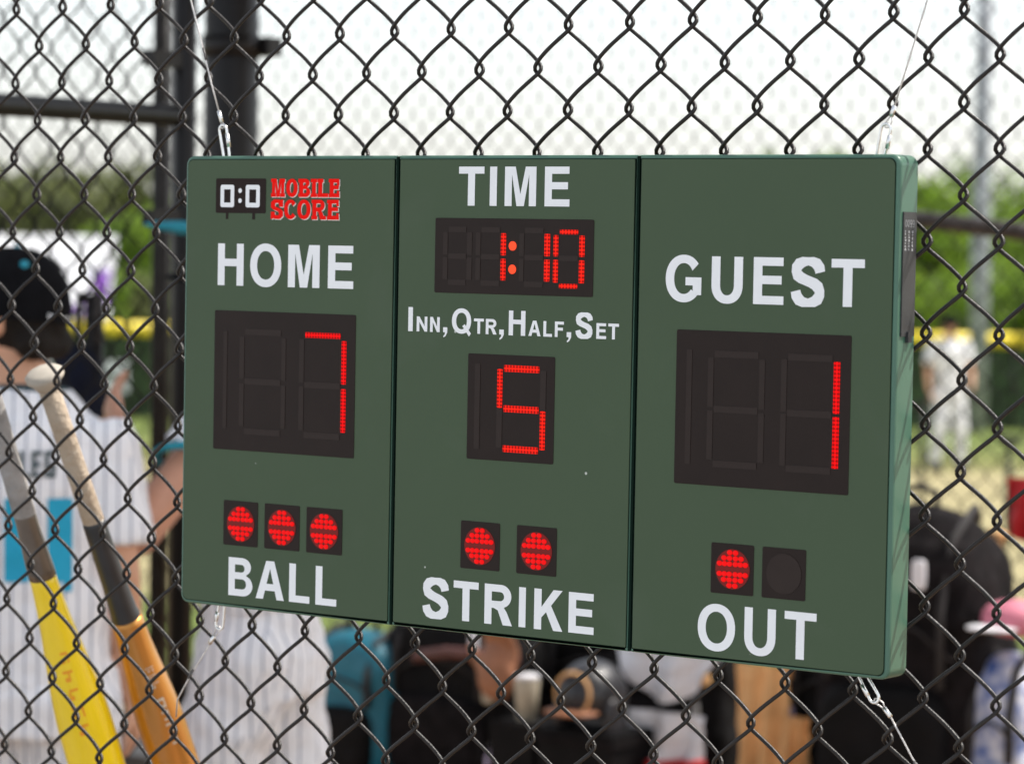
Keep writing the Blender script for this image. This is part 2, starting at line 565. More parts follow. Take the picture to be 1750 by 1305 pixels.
US = [0.0, 264.0, 532.28, 792.1]
sections = []
for i in range(3):
    u0 = US[i] + (0 if i == 0 else .9); u1 = US[i + 1] - (0 if i == 2 else .9)
    x0, zt = L(u0, 0); x1, zb = L(u1, BH * 1000)
    R_ = .009
    out = rrect(x0, x1, zb, zt, (R_ if i == 0 else .001, R_ if i == 2 else .001, R_ if i == 2 else .001, R_ if i == 0 else .001))
    sec = bevelled(out, FY, 0, .0032, 'cabinet_section', M['shell'], board)
    sections.append(sec)
    # printed face film, let into the section with a fine edge line
    il, ir = (4.5 if i == 0 else 2.6), (4.5 if i == 2 else 2.6)
    x0, zt = L(u0 + il, 3.8); x1, zb = L(u1 - ir, BH * 1000 - 3.8)
    R_ = .006
    rd = (R_ if i == 0 else .001, R_ if i == 2 else .001, R_ if i == 2 else .001, R_ if i == 0 else .001)
    g_out = rrect(x0 - .0007, x1 + .0007, zb - .0007, zt + .0007, rd)
    MB().sheet(g_out, FY - .0004).build('edge_line', M['gap'], sec, fix=False)
    bevelled(rrect(x0, x1, zb, zt, rd), FY - .0010, FY - .0001, .0004, 'face_film', M['face'], sec, 2)
x0, zt = L(3, 3); x1, zb = L(789, BH * 1000 - 3)
MB().box(((x0 + x1) / 2, -.0105, (zt + zb) / 2), (x1 - x0, .0165, zt - zb)).build('seam_backing', M['gap'], board)
for u in US[1:3]:
    xq, zt = L(u, 1.0); _, zb = L(u, BH * 1000 - 1.0)
    MB().box((xq, FY + .0015, (zt + zb) / 2), (.0024, .0036, zt - zb)).build('seam_gap_shade', M['gap'], board)  # dark strip standing in for the shade in the gap between sections
PF = FY - .0010                               # front of the film


def arc(cx, cz, rx, rz, a0, a1, n=14, e=1.0):
    sg = lambda v: math.copysign(abs(v) ** e, v)
    return [(cx + rx * sg(math.cos(math.radians(a0 + (a1 - a0) * k / n))), cz + rz * sg(math.sin(math.radians(a0 + (a1 - a0) * k / n)))) for k in range(n + 1)]


def ribbon(pts, ws):
    """thick stroke along pts; ws half widths"""
    lft = []; rgt = []
    for i, p in enumerate(pts):
        a = pts[max(i - 1, 0)]; c = pts[min(i + 1, len(pts) - 1)]
        tx, tz = c[0] - a[0], c[1] - a[1]
        q = math.hypot(tx, tz)
        nx, nz_ = -tz / q, tx / q
        w = ws if not isinstance(ws, (list, tuple)) else ws[i]
        lft.append((p[0] + nx * w, p[1] + nz_ * w)); rgt.append((p[0] - nx * w, p[1] - nz_ * w))
    return rgt + lft[::-1]


def glyph(ch, w, h, t, b):
    """list of (outline, holes) in a w x h box, stems t wide, bars b tall"""
    if ch == 'I': return [([(0, 0), (w, 0), (w, h), (0, h)], [])]
    if ch == 'H': return [([(0, 0), (t, 0), (t, h * .46), (w - t, h * .46), (w - t, 0), (w, 0), (w, h), (w - t, h), (w - t, h * .46 + b), (t, h * .46 + b), (t, h), (0, h)], [])]
    if ch == 'T': return [([(w / 2 - t / 2, 0), (w / 2 + t / 2, 0), (w / 2 + t / 2, h - b), (w, h - b), (w, h), (0, h), (0, h - b), (w / 2 - t / 2, h - b)], [])]
    if ch == 'L': return [([(0, 0), (w, 0), (w, b), (t, b), (t, h), (0, h)], [])]
    if ch == 'E':
        m0 = h * .43
        return [([(0, 0), (w, 0), (w, b), (t, b), (t, m0), (w * .93, m0), (w * .93, m0 + b), (t, m0 + b), (t, h - b), (w * .98, h - b), (w * .98, h), (0, h)], [])]
    if ch == 'F':
        m0 = h * .42
        return [([(0, 0), (t, 0), (t, m0), (w * .9, m0), (w * .9, m0 + b), (t, m0 + b), (t, h - b), (w, h - b), (w, h), (0, h)], [])]
    if ch == 'M':
        c = w / 2
        return [([(0, 0), (t, 0), (t, h * .80), (c - t * .52, 0), (c + t * .52, 0), (w - t, h * .80), (w - t, 0), (w, 0), (w, h), (w - t * 1.5, h), (c, h * .30), (t * 1.5, h), (0, h)], [])]
    if ch == 'N': return [([(0, 0), (t, 0), (t, h * .64), (w - t, 0), (w, 0), (w, h), (w - t, h), (w - t, h * .36), (t, h), (0, h)], [])]
    if ch == 'K':
        return [([(0, 0), (t, 0), (t, h * .30), (t + (w - t) * .22, h * .44), (w - t * 1.25, 0), (w, 0), (t + (w - t) * .45, h * .61), (w * .985, h), (w - t * 1.28, h), (t, h * .56), (t, h), (0, h)], [])]
    if ch == 'A':
        ap = t * .62; ix = lambda y, side: (w - t * 1.1 - (w / 2 + ap * 0 - t * 1.1 + 0) * y / (h * 1.0)) if side else (t * 1.1 + (w / 2 - t * 1.1) * y / (h * 1.0))
        y0, y1, y2 = h * .225, h * .225 + b, h * .80
        inl = lambda y: t * 1.12 + (w / 2 - t * 1.12) * y / y2
        return [([(0, 0), (t * 1.12, 0), (inl(y0), y0), (w - inl(y0), y0), (w - t * 1.12, 0), (w, 0), (w / 2 + ap, h), (w / 2 - ap, h)], [[(inl(y1), y1), (w - inl(y1), y1), (w / 2, y2)]])]
    if ch in 'OQ':
        res = [(arc(w / 2, h / 2, w / 2, h / 2, 0, 360, 47, .94)[:-1], [arc(w / 2, h / 2, w / 2 - t, h / 2 - b, 0, 360, 47, .94)[:-1]])]
        if ch == 'Q': res.append(([(w * .55, h * .30), (w * .67, h * .38), (w * 1.0, h * .02), (w * .90, -h * .10)], []))
        return res
    if ch == 'U':
        ro = h * .40; ri = ro - b
        o_ = [(0, h)] + arc(w / 2, ro, w / 2, ro, 180, 360, 22, .92) + [(w, h), (w - t, h)] + arc(w / 2, ro, w / 2 - t, ri, 360, 180, 22, .92) + [(t, h)]
        return [(o_, [])]
    if ch == 'C' or ch == 'G':
        rx, rz = w / 2, h / 2
        a1 = 322 if ch == 'C' else 318
        o_ = arc(rx, rz, rx, rz, 38, a1, 34, .95)
        i_ = arc(rx, rz, rx - t, rz - b, a1 + (4 if ch == 'C' else 0), 30, 34, .95)
        res = [(o_ + i_, [])]
        if ch == 'G':
            x1 = w * .985
            res.append(([(w * .55, h * .36), (x1 - t, h * .36), (x1 - t, h * .16), (x1, h * .16), (x1, h * .53), (w * .55, h * .53)], []))
        return res
    if ch == 'S':
        P = [(.87, .70), (.84, .80), (.76, .875), (.64, .915), (.50, .925), (.36, .912), (.23, .87), (.155, .795), (.14, .715), (.185, .64), (.29, .585), (.42, .545), (.56, .508), (.70, .465), (.81, .40), (.86, .315), (.855, .235), (.80, .155), (.68, .10), (.52, .078), (.36, .09), (.24, .135), (.16, .215), (.13, .315)]
        W_ = []
        k = len(P)
        pts = [(x * w, z * h) for x, z in P]
        for i in range(k):
            a = pts[max(i - 1, 0)]; c = pts[min(i + 1, k - 1)]
            tx, tz = c[0] - a[0], c[1] - a[1]; q = math.hypot(tx, tz)
            W_.append(.465 * (b * abs(tx / q) + t * abs(tz / q)))
        return [(ribbon(pts, W_), [])]
    if ch == 'B':
        z1 = h * .53
        o_ = [(0, 0), (w * .60, 0)] + arc(w * .60, h * .275, w * .40, h * .275, -90, 68, 12) + arc(w * .56, h * .765, w * .37, h * .235, -62, 90, 12) + [(0, h)]
        h1 = [(t, b), (w * .58, b)] + arc(w * .58, (b + z1 - b * .5) / 2, w * .42 - t, (z1 - b * 1.5) / 2, -90, 90, 9) + [(t, z1 - b * .5)]
        h2 = [(t, z1 + b * .5), (w * .54, z1 + b * .5)] + arc(w * .54, (z1 + b * .5 + h - b) / 2, w * .39 - t, (h - b * 1.5 - z1) / 2, -90, 90, 9) + [(t, h - b)]
        return [(o_, [h1, h2])]
    if ch == 'R':
        o_ = [(0, 0), (t, 0), (t, h * .41), (w * .34, h * .41), (w * .48, h * .36), (w - t * 1.28, 0), (w, 0), (w * .80, h * .33), (w * .70, h * .43)] + arc(w * .60, h * .715, w * .36, h * .285, -72, 90, 13) + [(0, h)]
        h1 = [(t, h * .41 + b), (w * .56, h * .41 + b)] + arc(w * .56, (h * .41 + b + h - b) / 2, w * .40 - t, (h * .59 - 2 * b) / 2, -90, 90, 9) + [(t, h - b)]
        return [(o_, [h1])]
    if ch == ',':
        return [([(0, h * .52), (w * .45, h * .52), (w * .40, h * .30), (w * .05, h * .14), (w * .12, 0), (w * .62, h * .16), (w, h * .50), (w, h), (0, h)], [])]
    if ch == '0':
        return [(rrect(0, w, 0, h, [min(w, h) * .12] * 4, 4), [rrect(t, w - t, b, h - b, [0] * 4)])]
    raise KeyError(ch)


def word(name, letters, t, b, material, parent, y=None, dz=(0, 0)):
    y = PF - .0003 if y is None else y
    for ch, u0, u1, v0, v1 in letters:
        mb = MB()
        w = (u1 - u0) / 1000; h = (v1 - v0) / 1000
        x0, z0 = L(u0, v1)
        for k, (o_, hs_) in enumerate(glyph(ch, w, h, t, b)):
            sh = lambda lp: [(x0 + x + dz[0], z0 + z + dz[1]) for x, z in lp]
            mb.sheet(sh(o_), y - .00012 * k, [sh(q) for q in hs_])
        mb.build(name, material, parent, fix=False)


T1, B1 = .0088, .0072
word('letter', [('H', 44.8, 77.7, 84.6, 125), ('O', 86.1, 125.2, 83.9, 125.7), ('M', 133.7, 172.7, 84.6, 125), ('E', 183, 213.9, 84.6, 125)], T1, B1, M['print'], sections[0])
word('letter', [('B', 64, 94.8, 388.2, 425.2), ('A', 99.1, 134.6, 388.5, 425.4), ('L', 140.9, 166.3, 388.5, 425.4), ('L', 173.7, 199.4, 388.5, 425.4)], .0082, .0066, M['print'], sections[0])
word('letter', [('T', 336, 364.9, 10.4, 45.9), ('I', 371.3, 379.2, 10.4, 45.9), ('M', 388.1, 423, 10.4, 45.9), ('E', 432.4, 459.7, 10.4, 45.9)], .0079, .0064, M['print'], sections[1])
word('letter', [('I', 280.1, 285.4, 140, 162.3), ('Q', 330.8, 352.8, 139.6, 162.8), ('H', 395.3, 413.8, 140.1, 162.5), ('S', 469.1, 487.2, 139.8, 162.9)], .0049, .0040, M['print'], sections[1])
word('letter', [('N', 290, 302.4, 148.4, 162.2), ('N', 305.6, 316.8, 148.4, 162.2), (',', 320.8, 325.6, 157.5, 166.9), ('T', 356, 367.2, 148.4, 162.2), ('R', 369.5, 381.9, 148.4, 162.3), (',', 384.8, 389.9, 157.6, 166.9), ('A', 417.3, 430.8, 148.5, 162.3), ('L', 433.8, 443.4, 148.5, 162.4), ('F', 446.4, 456.2, 148.5, 162.3), (',', 459.4, 464.3, 157.6, 166.9), ('E', 491.4, 502, 148.6, 162.5), ('T', 504.1, 515.5, 148.6, 162.5)], .0031, .0026, M['print'], sections[1])
word('letter', [('S', 302.7, 332.2, 388.9, 426.5), ('T', 338.1, 366.7, 389.3, 425.8), ('R', 373.6, 405, 389.3, 425.9), ('I', 412.3, 419.9, 389.5, 425.7), ('K', 429.3, 460.8, 389.3, 426), ('E', 467.2, 494.7, 389.4, 425.8)], .0081, .0066, M['print'], sections[1])
word('letter', [('G', 563.6, 601.1, 86.6, 127.9), ('U', 610.8, 642.4, 87.5, 128), ('E', 653.1, 683.2, 87.4, 127.5), ('S', 690.8, 722.9, 87.0, 128.3), ('T', 729.5, 761.4, 87.6, 127.5)], T1, B1, M['print'], sections[2])
word('letter', [('O', 604.1, 642.2, 387.2, 428.4), ('U', 651.5, 682.8, 387.3, 428.4), ('T', 691.4, 722.7, 387.3, 427.6)], .0082, .0068, M['print'], sections[2])

# maker's badge: little scoreboard picture and two slab-serif words
mb = MB()
x0, zb = L(41.0, 55.1); x1, zt = L(104.6, 21.8)
mb.sheet(rrect(x0, x1, zb, zt, [.0015] * 4, 4), PF - .0003)
for ua, ub in ((54.1, 57.1), (87.7, 91.1)):
    xa, za = L(ua, 61); xb, zc_ = L(ub, 55.1)
    mb.sheet([(xa, za), (xb, za), (xb, zc_), (xa, zc_)], PF - .0003)
badge = mb.build('badge', M['logo_black'], sections[0], fix=False)
mb = MB()
for ua, ub in ((47.3, 64.8), (79.4, 97.3)):
    xa, za = L(ua, 49.5)
    for o_, hs_ in glyph('0', (ub - ua) / 1000, .0216, .0046, .0044):
        mb.sheet([(xa + x, za + z) for x, z in o_], PF - .0007, [[(xa + x, za + z) for x, z in q] for q in hs_])
for v in (33.5, 43.2):
    cx, cz = L(72.3, v)
    mb.sheet(arc(cx, cz, .0023, .0023, 0, 360, 16)[:-1], PF - .0007)
mb.build('badge_digits', M['print'], badge, fix=False)


def slab_word(letters, material, y, dx, dzz, grow=0.0):
    mb = MB()
    for ch, u0, u1, v0, v1 in letters:
        w = (u1 - u0) / 1000; h = (v1 - v0) / 1000
        x0, z0 = L(u0, v1); x0 += dx; z0 += dzz
        t, b_ = (.0037 if ch == 'M' else .0046), .0036
        if ch == 'I': w0 = (w - t) / 2; shapes = [([(w0, 0), (w0 + t, 0), (w0 + t, h), (w0, h)], [])]
        elif ch == 'S':
            k = h; q = w
            top_ = [(q, .62 * k), (q, k), (q * .86, k), (q * .84, .955 * k), (q * .70, k), (q * .24, k), (0, .85 * k), (0, .60 * k), (.20 * q, .475 * k), (.58 * q, .385 * k), (.66 * q, .335 * k), (.66 * q, .24 * k), (.60 * q, .19 * k), (.40 * q, .19 * k), (.33 * q, .25 * k), (.33 * q, .37 * k), (0, .37 * k), (0, 0), (.14 * q, 0), (.16 * q, .045 * k), (.30 * q, 0), (.76 * q, 0), (q, .15 * k), (q, .40 * k), (.80 * q, .525 * k), (.42 * q, .615 * k), (.34 * q, .665 * k), (.34 * q, .76 * k), (.40 * q, .81 * k), (.60 * q, .81 * k), (.67 * q, .75 * k), (.67 * q, .62 * k)]
            shapes = [(top_[::-1], [])]
        elif ch in 'OC':
            shapes = glyph(ch, w, h, t, b_)
        else:
            ins = .0012
            shapes = [([(x + ins, z) for x, z in o_], [[(x + ins, z) for x, z in q] for q in hs_]) for o_, hs_ in glyph(ch, w - ins * (2 if ch in 'MR' else 1), h, t, b_)]
        s = .0034
        serif = {'M': [(0, t + .0024, 0), (w - t - .0024, w, 0), (0, t, 1), (w - t, w, 1)], 'I': [(0, w, 0), (0, w, 1)], 'B': [(0, t, 0), (0, t, 1)],
                 'L': [(0, t, 0), (0, t + .0026, 1)], 'E': [(0, t, 0), (0, t, 1)], 'R': [(0, t + .0024, 0), (w - t - .002, w, 0), (0, t, 1)]}.get(ch, [])
        for k, (o_, hs_) in enumerate(shapes):
            mb.sheet([(x0 + x, z0 + z) for x, z in o_], y - .00005 * k, [[(x0 + x, z0 + z) for x, z in q] for q in hs_])
        for k, (a, b2, top) in enumerate(serif):
            za = h - s if top else 0
            mb.sheet([(x0 + a, z0 + za), (x0 + b2, z0 + za), (x0 + b2, z0 + za + s), (x0 + a, z0 + za + s)], y - .00010)
        if ch == 'E':
            for za in (b_, h - b_ - .0026):
                mb.sheet([(x0 + w - .003, z0 + za), (x0 + w, z0 + za), (x0 + w, z0 + za + .0026), (x0 + w - .003, z0 + za + .0026)], y - .00010)
    return mb


# letter boxes read off the badge: picture scale 7.29 px per photo px, word spans 111.6 .. 195.7 mm
def ub(x): return 111.6 + (x - 765) / (1615 - 765) * 84.1


mob = [('M', ub(765), ub(940), 21.9, 39.2), ('O', ub(955), ub(1098), 21.9, 39.2), ('B', ub(1108), ub(1255), 21.9, 39.2), ('I', ub(1262), ub(1340), 21.9, 39.2), ('L', ub(1345), ub(1478), 21.9, 39.2), ('E', ub(1485), ub(1615), 21.9, 39.2)]
sco = [('S', ub(765), ub(918), 41.6, 60.3), ('C', ub(932), ub(1090), 41.6, 60.3), ('O', ub(1098), ub(1262), 41.6, 60.3), ('R', ub(1276), ub(1455), 41.6, 60.3), ('E', ub(1467), ub(1612), 41.6, 60.3)]
sh = slab_word(mob + sco, None, PF - .0003, .0007, -.0007)
sh.build('badge_lettering_shadow', M['pale_print'], sections[0], fix=False)
slab_word(mob + sco, None, PF - .0008, 0, 0).build('badge_lettering', M['red_print'], sections[0], fix=False)

# displays ---------------------------------------------------------
seg_cache = {}


def window(u0, u1, v0, v1, parent, rad=.0016):
    x0, zb = L(u0, v1); x1, zt = L(u1, v0)
    o = bevelled(rrect(x0, x1, zb, zt, [rad] * 4, 4), PF - .0006, PF + .0001, .0003, 'display_window', M['smoke'], parent, 1)
    return o


def segment(u0, u1, v0, v1, parent, material, name):
    x0, zb = L(u0, v1); x1, zt = L(u1, v0)
    cx, cz = (x0 + x1) / 2, (zb + zt) / 2
    w, h = x1 - x0, zt - zb
    if name == 'lit_segment': w -= .0007; h -= .0007
    o = MB().extrude(rrect(-w / 2, w / 2, -h / 2, h / 2, [.0006] * 4, 2), -.0003, 0).build(name, material, parent, (cx, PF - .0007, cz))
    return o


def digit(parent, uL, uLr, uR, uRr, vt, vm, vb, th, tv, lit, litmat):
    """seven-segment figure. uL..uLr left column, uR..uRr right column, vt/vm/vb centre lines of the bars, th bar height"""
    hg = 1.0
    for nme, box in (('a', (uLr + hg, uR - hg, vt - th / 2, vt + th / 2)), ('g', (uLr + hg, uR - hg, vm - th / 2, vm + th / 2)), ('d', (uLr + hg, uR - hg, vb - th / 2, vb + th / 2)),
                     ('f', (uL, uLr, vt + tv, vm - tv * .45)), ('e', (uL, uLr, vm + tv * .45, vb - tv)), ('b', (uR, uRr, vt + tv, vm - tv * .45)), ('c', (uR, uRr, vm + tv * .45, vb - tv))):
        on = nme in lit
        segment(*box, parent, litmat if on else M['dim'], 'lit_segment' if on else 'segment')


win = window(41.8, 217.8, 149.3, 284, sections[0])
segment(54, 58.8, 169.5, 263.5, win, M['dim'], 'segment')
digit(win, 74.8, 80.6, 127.7, 132.9, 169.2, 216.9, 265.2, 5.8, 4.8, '', M['lit'])
digit(win, 149.8, 155.6, 201.2, 207.5, 169.8, 217.2, 264.9, 5.9, 4.2, 'abc', M['lit'])
win = window(576.4, 750.4, 151.5, 285.3, sections[2])
segment(587.4, 593, 168.4, 267.8, win, M['dim'], 'segment')
digit(win, 609.5, 615.2, 661.2, 666.8, 171.4, 218.9, 266.2, 5.8, 3.4, '', M['lit'])
digit(win, 683, 688.6, 734, 740.6, 171.4, 218.9, 266.1, 5.8, 2.0, 'bc', M['lit'])
win = window(309.9, 486.9, 57.3, 125.8, sections[1])
for (a, b_, c_, d_, lit) in ((319.6, 324.9, 347, 352.6, ''), (357, 362.3, 385, 391.2, 'bc'), (405.9, 411, 433.4, 440, 'bc'), (443.2, 449.1, 471.4, 477.7, 'abcdef')):
    digit(win, a, b_, c_, d_, 67.6 if lit != 'abcdef' else 68.5, 92, 116 if lit != 'abcdef' else 116.7, 5.0, 2.6, lit, M['lit_orange'])
for v in (81.8, 102.9):
    cx, cz = L(398.4, v)
    MB().extrude(arc(cx, cz, .0042, .0042, 0, 360, 22)[:-1], PF - .0011, PF - .0006).build('colon_dot', M['colon'], win)
win = window(350.2, 447.3, 180.4, 276.6, sections[1])
segment(358.6, 364.6, 189.6, 267, win, M['dim'], 'segment')
digit(win, 383.7, 390, 431.9, 438.2, 192.5, 229, 265.3, 6.6, .6, 'afgcd', M['lit_orange'])

led_me = MB().sq((0, 0, 0), (.0029, .0010, .0023), 1.0, nu=10, nv=6).mesh('led')
led_me.materials.append(M['led'])
led_xy = [(x, z) for z, xs in ((14.2, (2.9,)), (9.3, (3.0, 8.6)), (4.4, (3.0, 8.0, 13.0))) for x in xs for _ in (0,)]


def lamp(u0, u1, v0, v1, cu, cv, parent, lit):
    w = window(u0, u1, v0, v1, parent, .0014)
    cx, cz = L(cu, cv)
    lens = MB().extrude(arc(0, 0, .0173, .0173, 0, 360, 40)[:-1], -.0003, 0).build('lens', M['lens_lit'] if lit else M['dim'], w, (cx, PF - .0007, cz))
    if lit:
        for x, z in led_xy:
            for sx in (-1, 1):
                for sz in (-1, 1):
                    link('led', led_me, lens, (sx * x / 1000, -.0005, sz * z / 1000))
    return w


for k in range(3): lamp((56.6, 108.9, 161.3)[k], (100.4, 152.8, 205.2)[k], 333.2, 376.5, (79, 131.1, 183.4)[k], 355.2, sections[0], True)
for k in range(2): lamp((345.2, 408.6)[k], (389.6, 452.8)[k], 333.6, 377.2, (367.3, 430.9)[k], 355.7, sections[1], True)
for k in range(2): lamp((616.4, 668)[k], (659.5, 711.1)[k], 334.2, 377.7, (638.6, 689.9)[k], 356, sections[2], k == 0)

# battery cover let into the right-hand side
xs = BW / 2
zc_t, zc_b = BH - .0475, BH - .1510
cov = MB().box((xs + .0004, -.0132, (zc_t + zc_b) / 2), (.0018, .0222, zc_t - zc_b)).build('battery_cover', M['cover'], sections[2])
MB().box((xs + .0016, -.0120, zc_b - .0006), (.0032, .0066, .0090)).build('latch', M['cover'], cov)
mb = MB()
def side_sheet(y0, z0, o_, hs_=()):
    # x, z outline drawn in the plane of the side: glyph x -> +y
    loops = [o_] + list(hs_)
    tris = geometry.tessellate_polygon([[Vector((a, b, 0)) for a, b in lp] for lp in loops])
    flat = [p for lp in loops for p in lp]
    mb.add([(xs + .00145, y0 + a, z0 + b) for a, b in flat], [tuple(t) for t in tris], False)
def nine(w, h, t):
    return [(arc(w / 2, h * .68, w / 2, h * .32, 0, 360, 20)[:-1], [arc(w / 2, h * .68, w / 2 - t, h * .32 - t, 0, 360, 20)[:-1]]), ([(w - t, h * .12), (w, h * .12), (w, h * .62), (w - t, h * .62)], []), ([(w * .2, 0), (w - t, 0), (w - t, t), (w * .2, t)], [])]
yy = -.0222
for ch in '0099':
    shp = [(arc(.0016, .0030, .0016, .0030, 0, 360, 18)[:-1], [arc(.0016, .0030, .0011, .0025, 0, 360, 18)[:-1]])] if ch == '0' else nine(.0032, .0060, .0005)
    for o_, hs_ in shp: side_sheet(yy, zc_t - .0125, o_, hs_)
    yy += .0042
for col_ in range(3):
    z = zc_t - .0155
    while z > zc_t - .033:
        ln = random.uniform(.0008, .0022)
        y = -.0222 + col_ * .0060
        side_sheet(y, z - ln, [(0, 0), (random.uniform(.0012, .0026), 0), (random.uniform(.0012, .0026), ln), (0, ln)])
        z -= ln + random.uniform(.0006, .0014)
mb.build('etched_marks', M['etch'], cov)

# ------------------------------------------------------------------ hanging cables
def loop_pts(p0, p1, half, n=9):
    """long oval (a carabiner) from p0 to p1"""
    p0 = Vector(p0); p1 = Vector(p1); d = (p1 - p0); Ln = d.length; d /= Ln
    s = Vector((d.z, 0, -d.x))
    pts = []
    for k in range(n + 1):
        a = math.pi * k / n
        pts.append(p1 - d * half + s * half * math.cos(a) + d * half * math.sin(a))
    for k in range(n + 1):
        a = math.pi * k / n
        pts.append(p0 + d * half * .8 - s * half * .8 * math.cos(a) - d * half * .8 * math.sin(a))
    return pts


def hanger(label, hook, tipp, ferr, path, crimp):
    """hook: pixel inside the board edge; tipp: free end of the clip; ferr: two pixels of the ferrule; path: cable pixels away from it"""
    Y = -.0125
    P = lambda q: on_y(q[0], q[1], Y)
    root = thing('hanging_cable', label, 'cable', P(hook), group='steel cables with clips holding the scoreboard')
    o0 = root.location.copy()
    R_ = lambda p: p - o0
    a, b_ = P(hook), P(tipp)
    MB().tube([R_(p) for p in loop_pts(a, b_, .0047)], .0013, 8, closed=True, up=(0, 1, 0)).build('snap_hook', M['steel'], root)
    d = (b_ - a).normalized(); s = Vector((d.z, 0, -d.x))
    g0 = a + (b_ - a) * .35 + s * .0047; g1 = a + (b_ - a) * .72 + s * .0047
    MB().tube([R_(g0), R_(g1)], .0019, 8).build('hook_gate', M['steel'], root)
    f0, f1 = P(ferr[0]), P(ferr[1])
    MB().tube([R_(f0), R_(f1)], .0020, 10).build('ferrule', M['steel'], root)
    dd = (f1 - f0).normalized(); ss = Vector((dd.z, 0, -dd.x))
    eye = [f0 + ss * .0007, f0 - dd * .004 + ss * .0022, b_ - d * .001 + ss * .0026 - dd * .001, b_ - d * .0032, b_ - d * .001 - ss * .0026 - dd * .001, f0 - dd * .004 - ss * .0022, f0 - ss * .0007]
    MB().tube([R_(p) for p in eye], .0007, 6).build('cable_eye', M['cable'], root)
    pts = [f1] + [P(q) for q in path]
    pts[-1] = Vector((pts[-1].x, -.003, pts[-1].z))
    MB().tube([R_(p) for p in pts], .0008, 7).build('cable', M['cable'], root)
    if crimp:
        MB().tube([R_(P(crimp[0])), R_(P(crimp[1]))], .0013, 8).build('crimp_sleeve', M['shrink'], root)
    return root


hanger('steel cable and clip above the badge corner of the scoreboard', (388, 274), (380, 214), ((379, 209), (374, 190)), [(361, 142), (345, 75), (326, 0), (316, -40)], ((352, 103), (347, 82)))
hanger('thin bright cable and clip at the top of the GUEST section', (1503, 274), (1516, 212), ((1523, 199), (1529, 181)), [(1548, 120), (1567, 58), (1585, 0), (1600, -48)], None)
hanger('slack cable and clip under the BALL lamps corner', (379, 1030), (374, 1075), ((366, 1086), (358, 1099)), [(343, 1125), (327, 1150), (303, 1195), (290, 1226)], ((331, 1143), (322, 1158)))
hanger('taut cable and clip under the OUT lamps corner', (1470, 1146), (1498, 1199), ((1511, 1209), (1522, 1224)), [(1538, 1254), (1560, 1296), (1585, 1345)], ((1562, 1300), (1572, 1320)))

# ------------------------------------------------------------------ gate and its post, left of the dugout
gp0 = at(70, 60, 5.5)
GX = gp0.x
def gate_y(px, X=None):
    d = ray(px, 400)
    return CAM.y + d.y * ((GX if X is None else X) - CAM.x) / d.x
GS = 1.2                                     # this mesh is a coarser weave
gate = thing('chain_link_gate', 'black pipe-framed chain-link gate behind the capped player', 'gate', (GX, 0, 0))
g_end = gate_y(314); g_start = g_end - 1.5
top = 2.75
side_me = strand_mesh('wire', 28, 16, .0019, 6, A_ / 4 + .003, .0042, mirror=-1)
side_me.materials.append(M['wire_far'])
zl = .12
for fr in (g_end, g_start):
    MB().tube([(0, fr, .08), (0, fr, top)], .0215, 16).build('upright', M['pipe'], gate)
zr = at(150, 190, 5.63).z
for z, rr_ in ((.10, .021), (zr, .0205), (top - .02, .021)):
    MB().tube([(0, g_start, z), (0, g_end, z)], rr_, 16).build('rail', M['pipe'], gate)
ybar = gate_y(263)
MB().tube([(.004, ybar, .12), (.004, ybar, top - .03)], .0058, 8).build('tension_bar', M['pipe'], gate)
for z in (at(280, 100, 5.75).z, at(280, 372, 5.75).z, 1.05, .6):
    MB().box((-.004, (ybar + g_end) / 2 - .004, z), (.030, g_end - ybar + .020, .030)).build('clamp_band', M['pipe'], gate)
k = 0
y = ybar - A_ / 4 * GS
while y > g_start + .03:
    w = link('wire', side_me, gate, (-.032, y, zl + (0 if k % 2 == 0 else -.5 * S * GS)))
    w.rotation_euler = (0, 0, math.pi / 2)
    w.scale = (GS, 1, GS)
    y -= A_ / 2 * GS; k += 1
gpp = at(396, 80, 6.6)
gp = thing('dugout_post', 'thick black steel post with a clamp band, above the badge', 'post', (gpp.x, gpp.y, 0))
MB().tube([(0, 0, -.3), (0, 0, 3.3)], .0585, 24).build('pipe', M['pipe'], gp)
pz = gpp.z
MB().tube([(0, 0, pz - .022), (0, 0, pz + .022)], .064, 24).build('clamp_band', M['pipe'], gp)
MB().box((.06, .045, pz), (.05, .045, .04)).build('clamp_bolt', M['pipe'], gp)
MB().tube([(0, 0, 3.3), (0, 0, 3.32), (0, 0, 3.35)], [.062, .05, .012], 20).build('cap', M['pipe'], gp)

# teal band pulled round the gate upright
M['teal'] = mat('teal_fabric', (.012, .27, .36), .7, var=.15, vscale=30, bump=.2, bscale=400)
p0 = at(247, 383, 5.60); p1 = at(345, 393, 5.68)
tb = MB()
d = (p1 - p0); 
tb.loft([(0, 0, 0, .001, .003)], 8)
tb = MB()
tb.tube([p0 - p1, (p0 - p1) * .8, (p0 - p1) * .4, Vector((0, 0, 0)), Vector((.01, .03, -.01))], [.002, .007, .0125, .013, .011], 10)
tag(tb.build('fabric_strap', M['teal'], None, p1), 'teal strap end tied round the gate upright beside the scoreboard', 'strap')

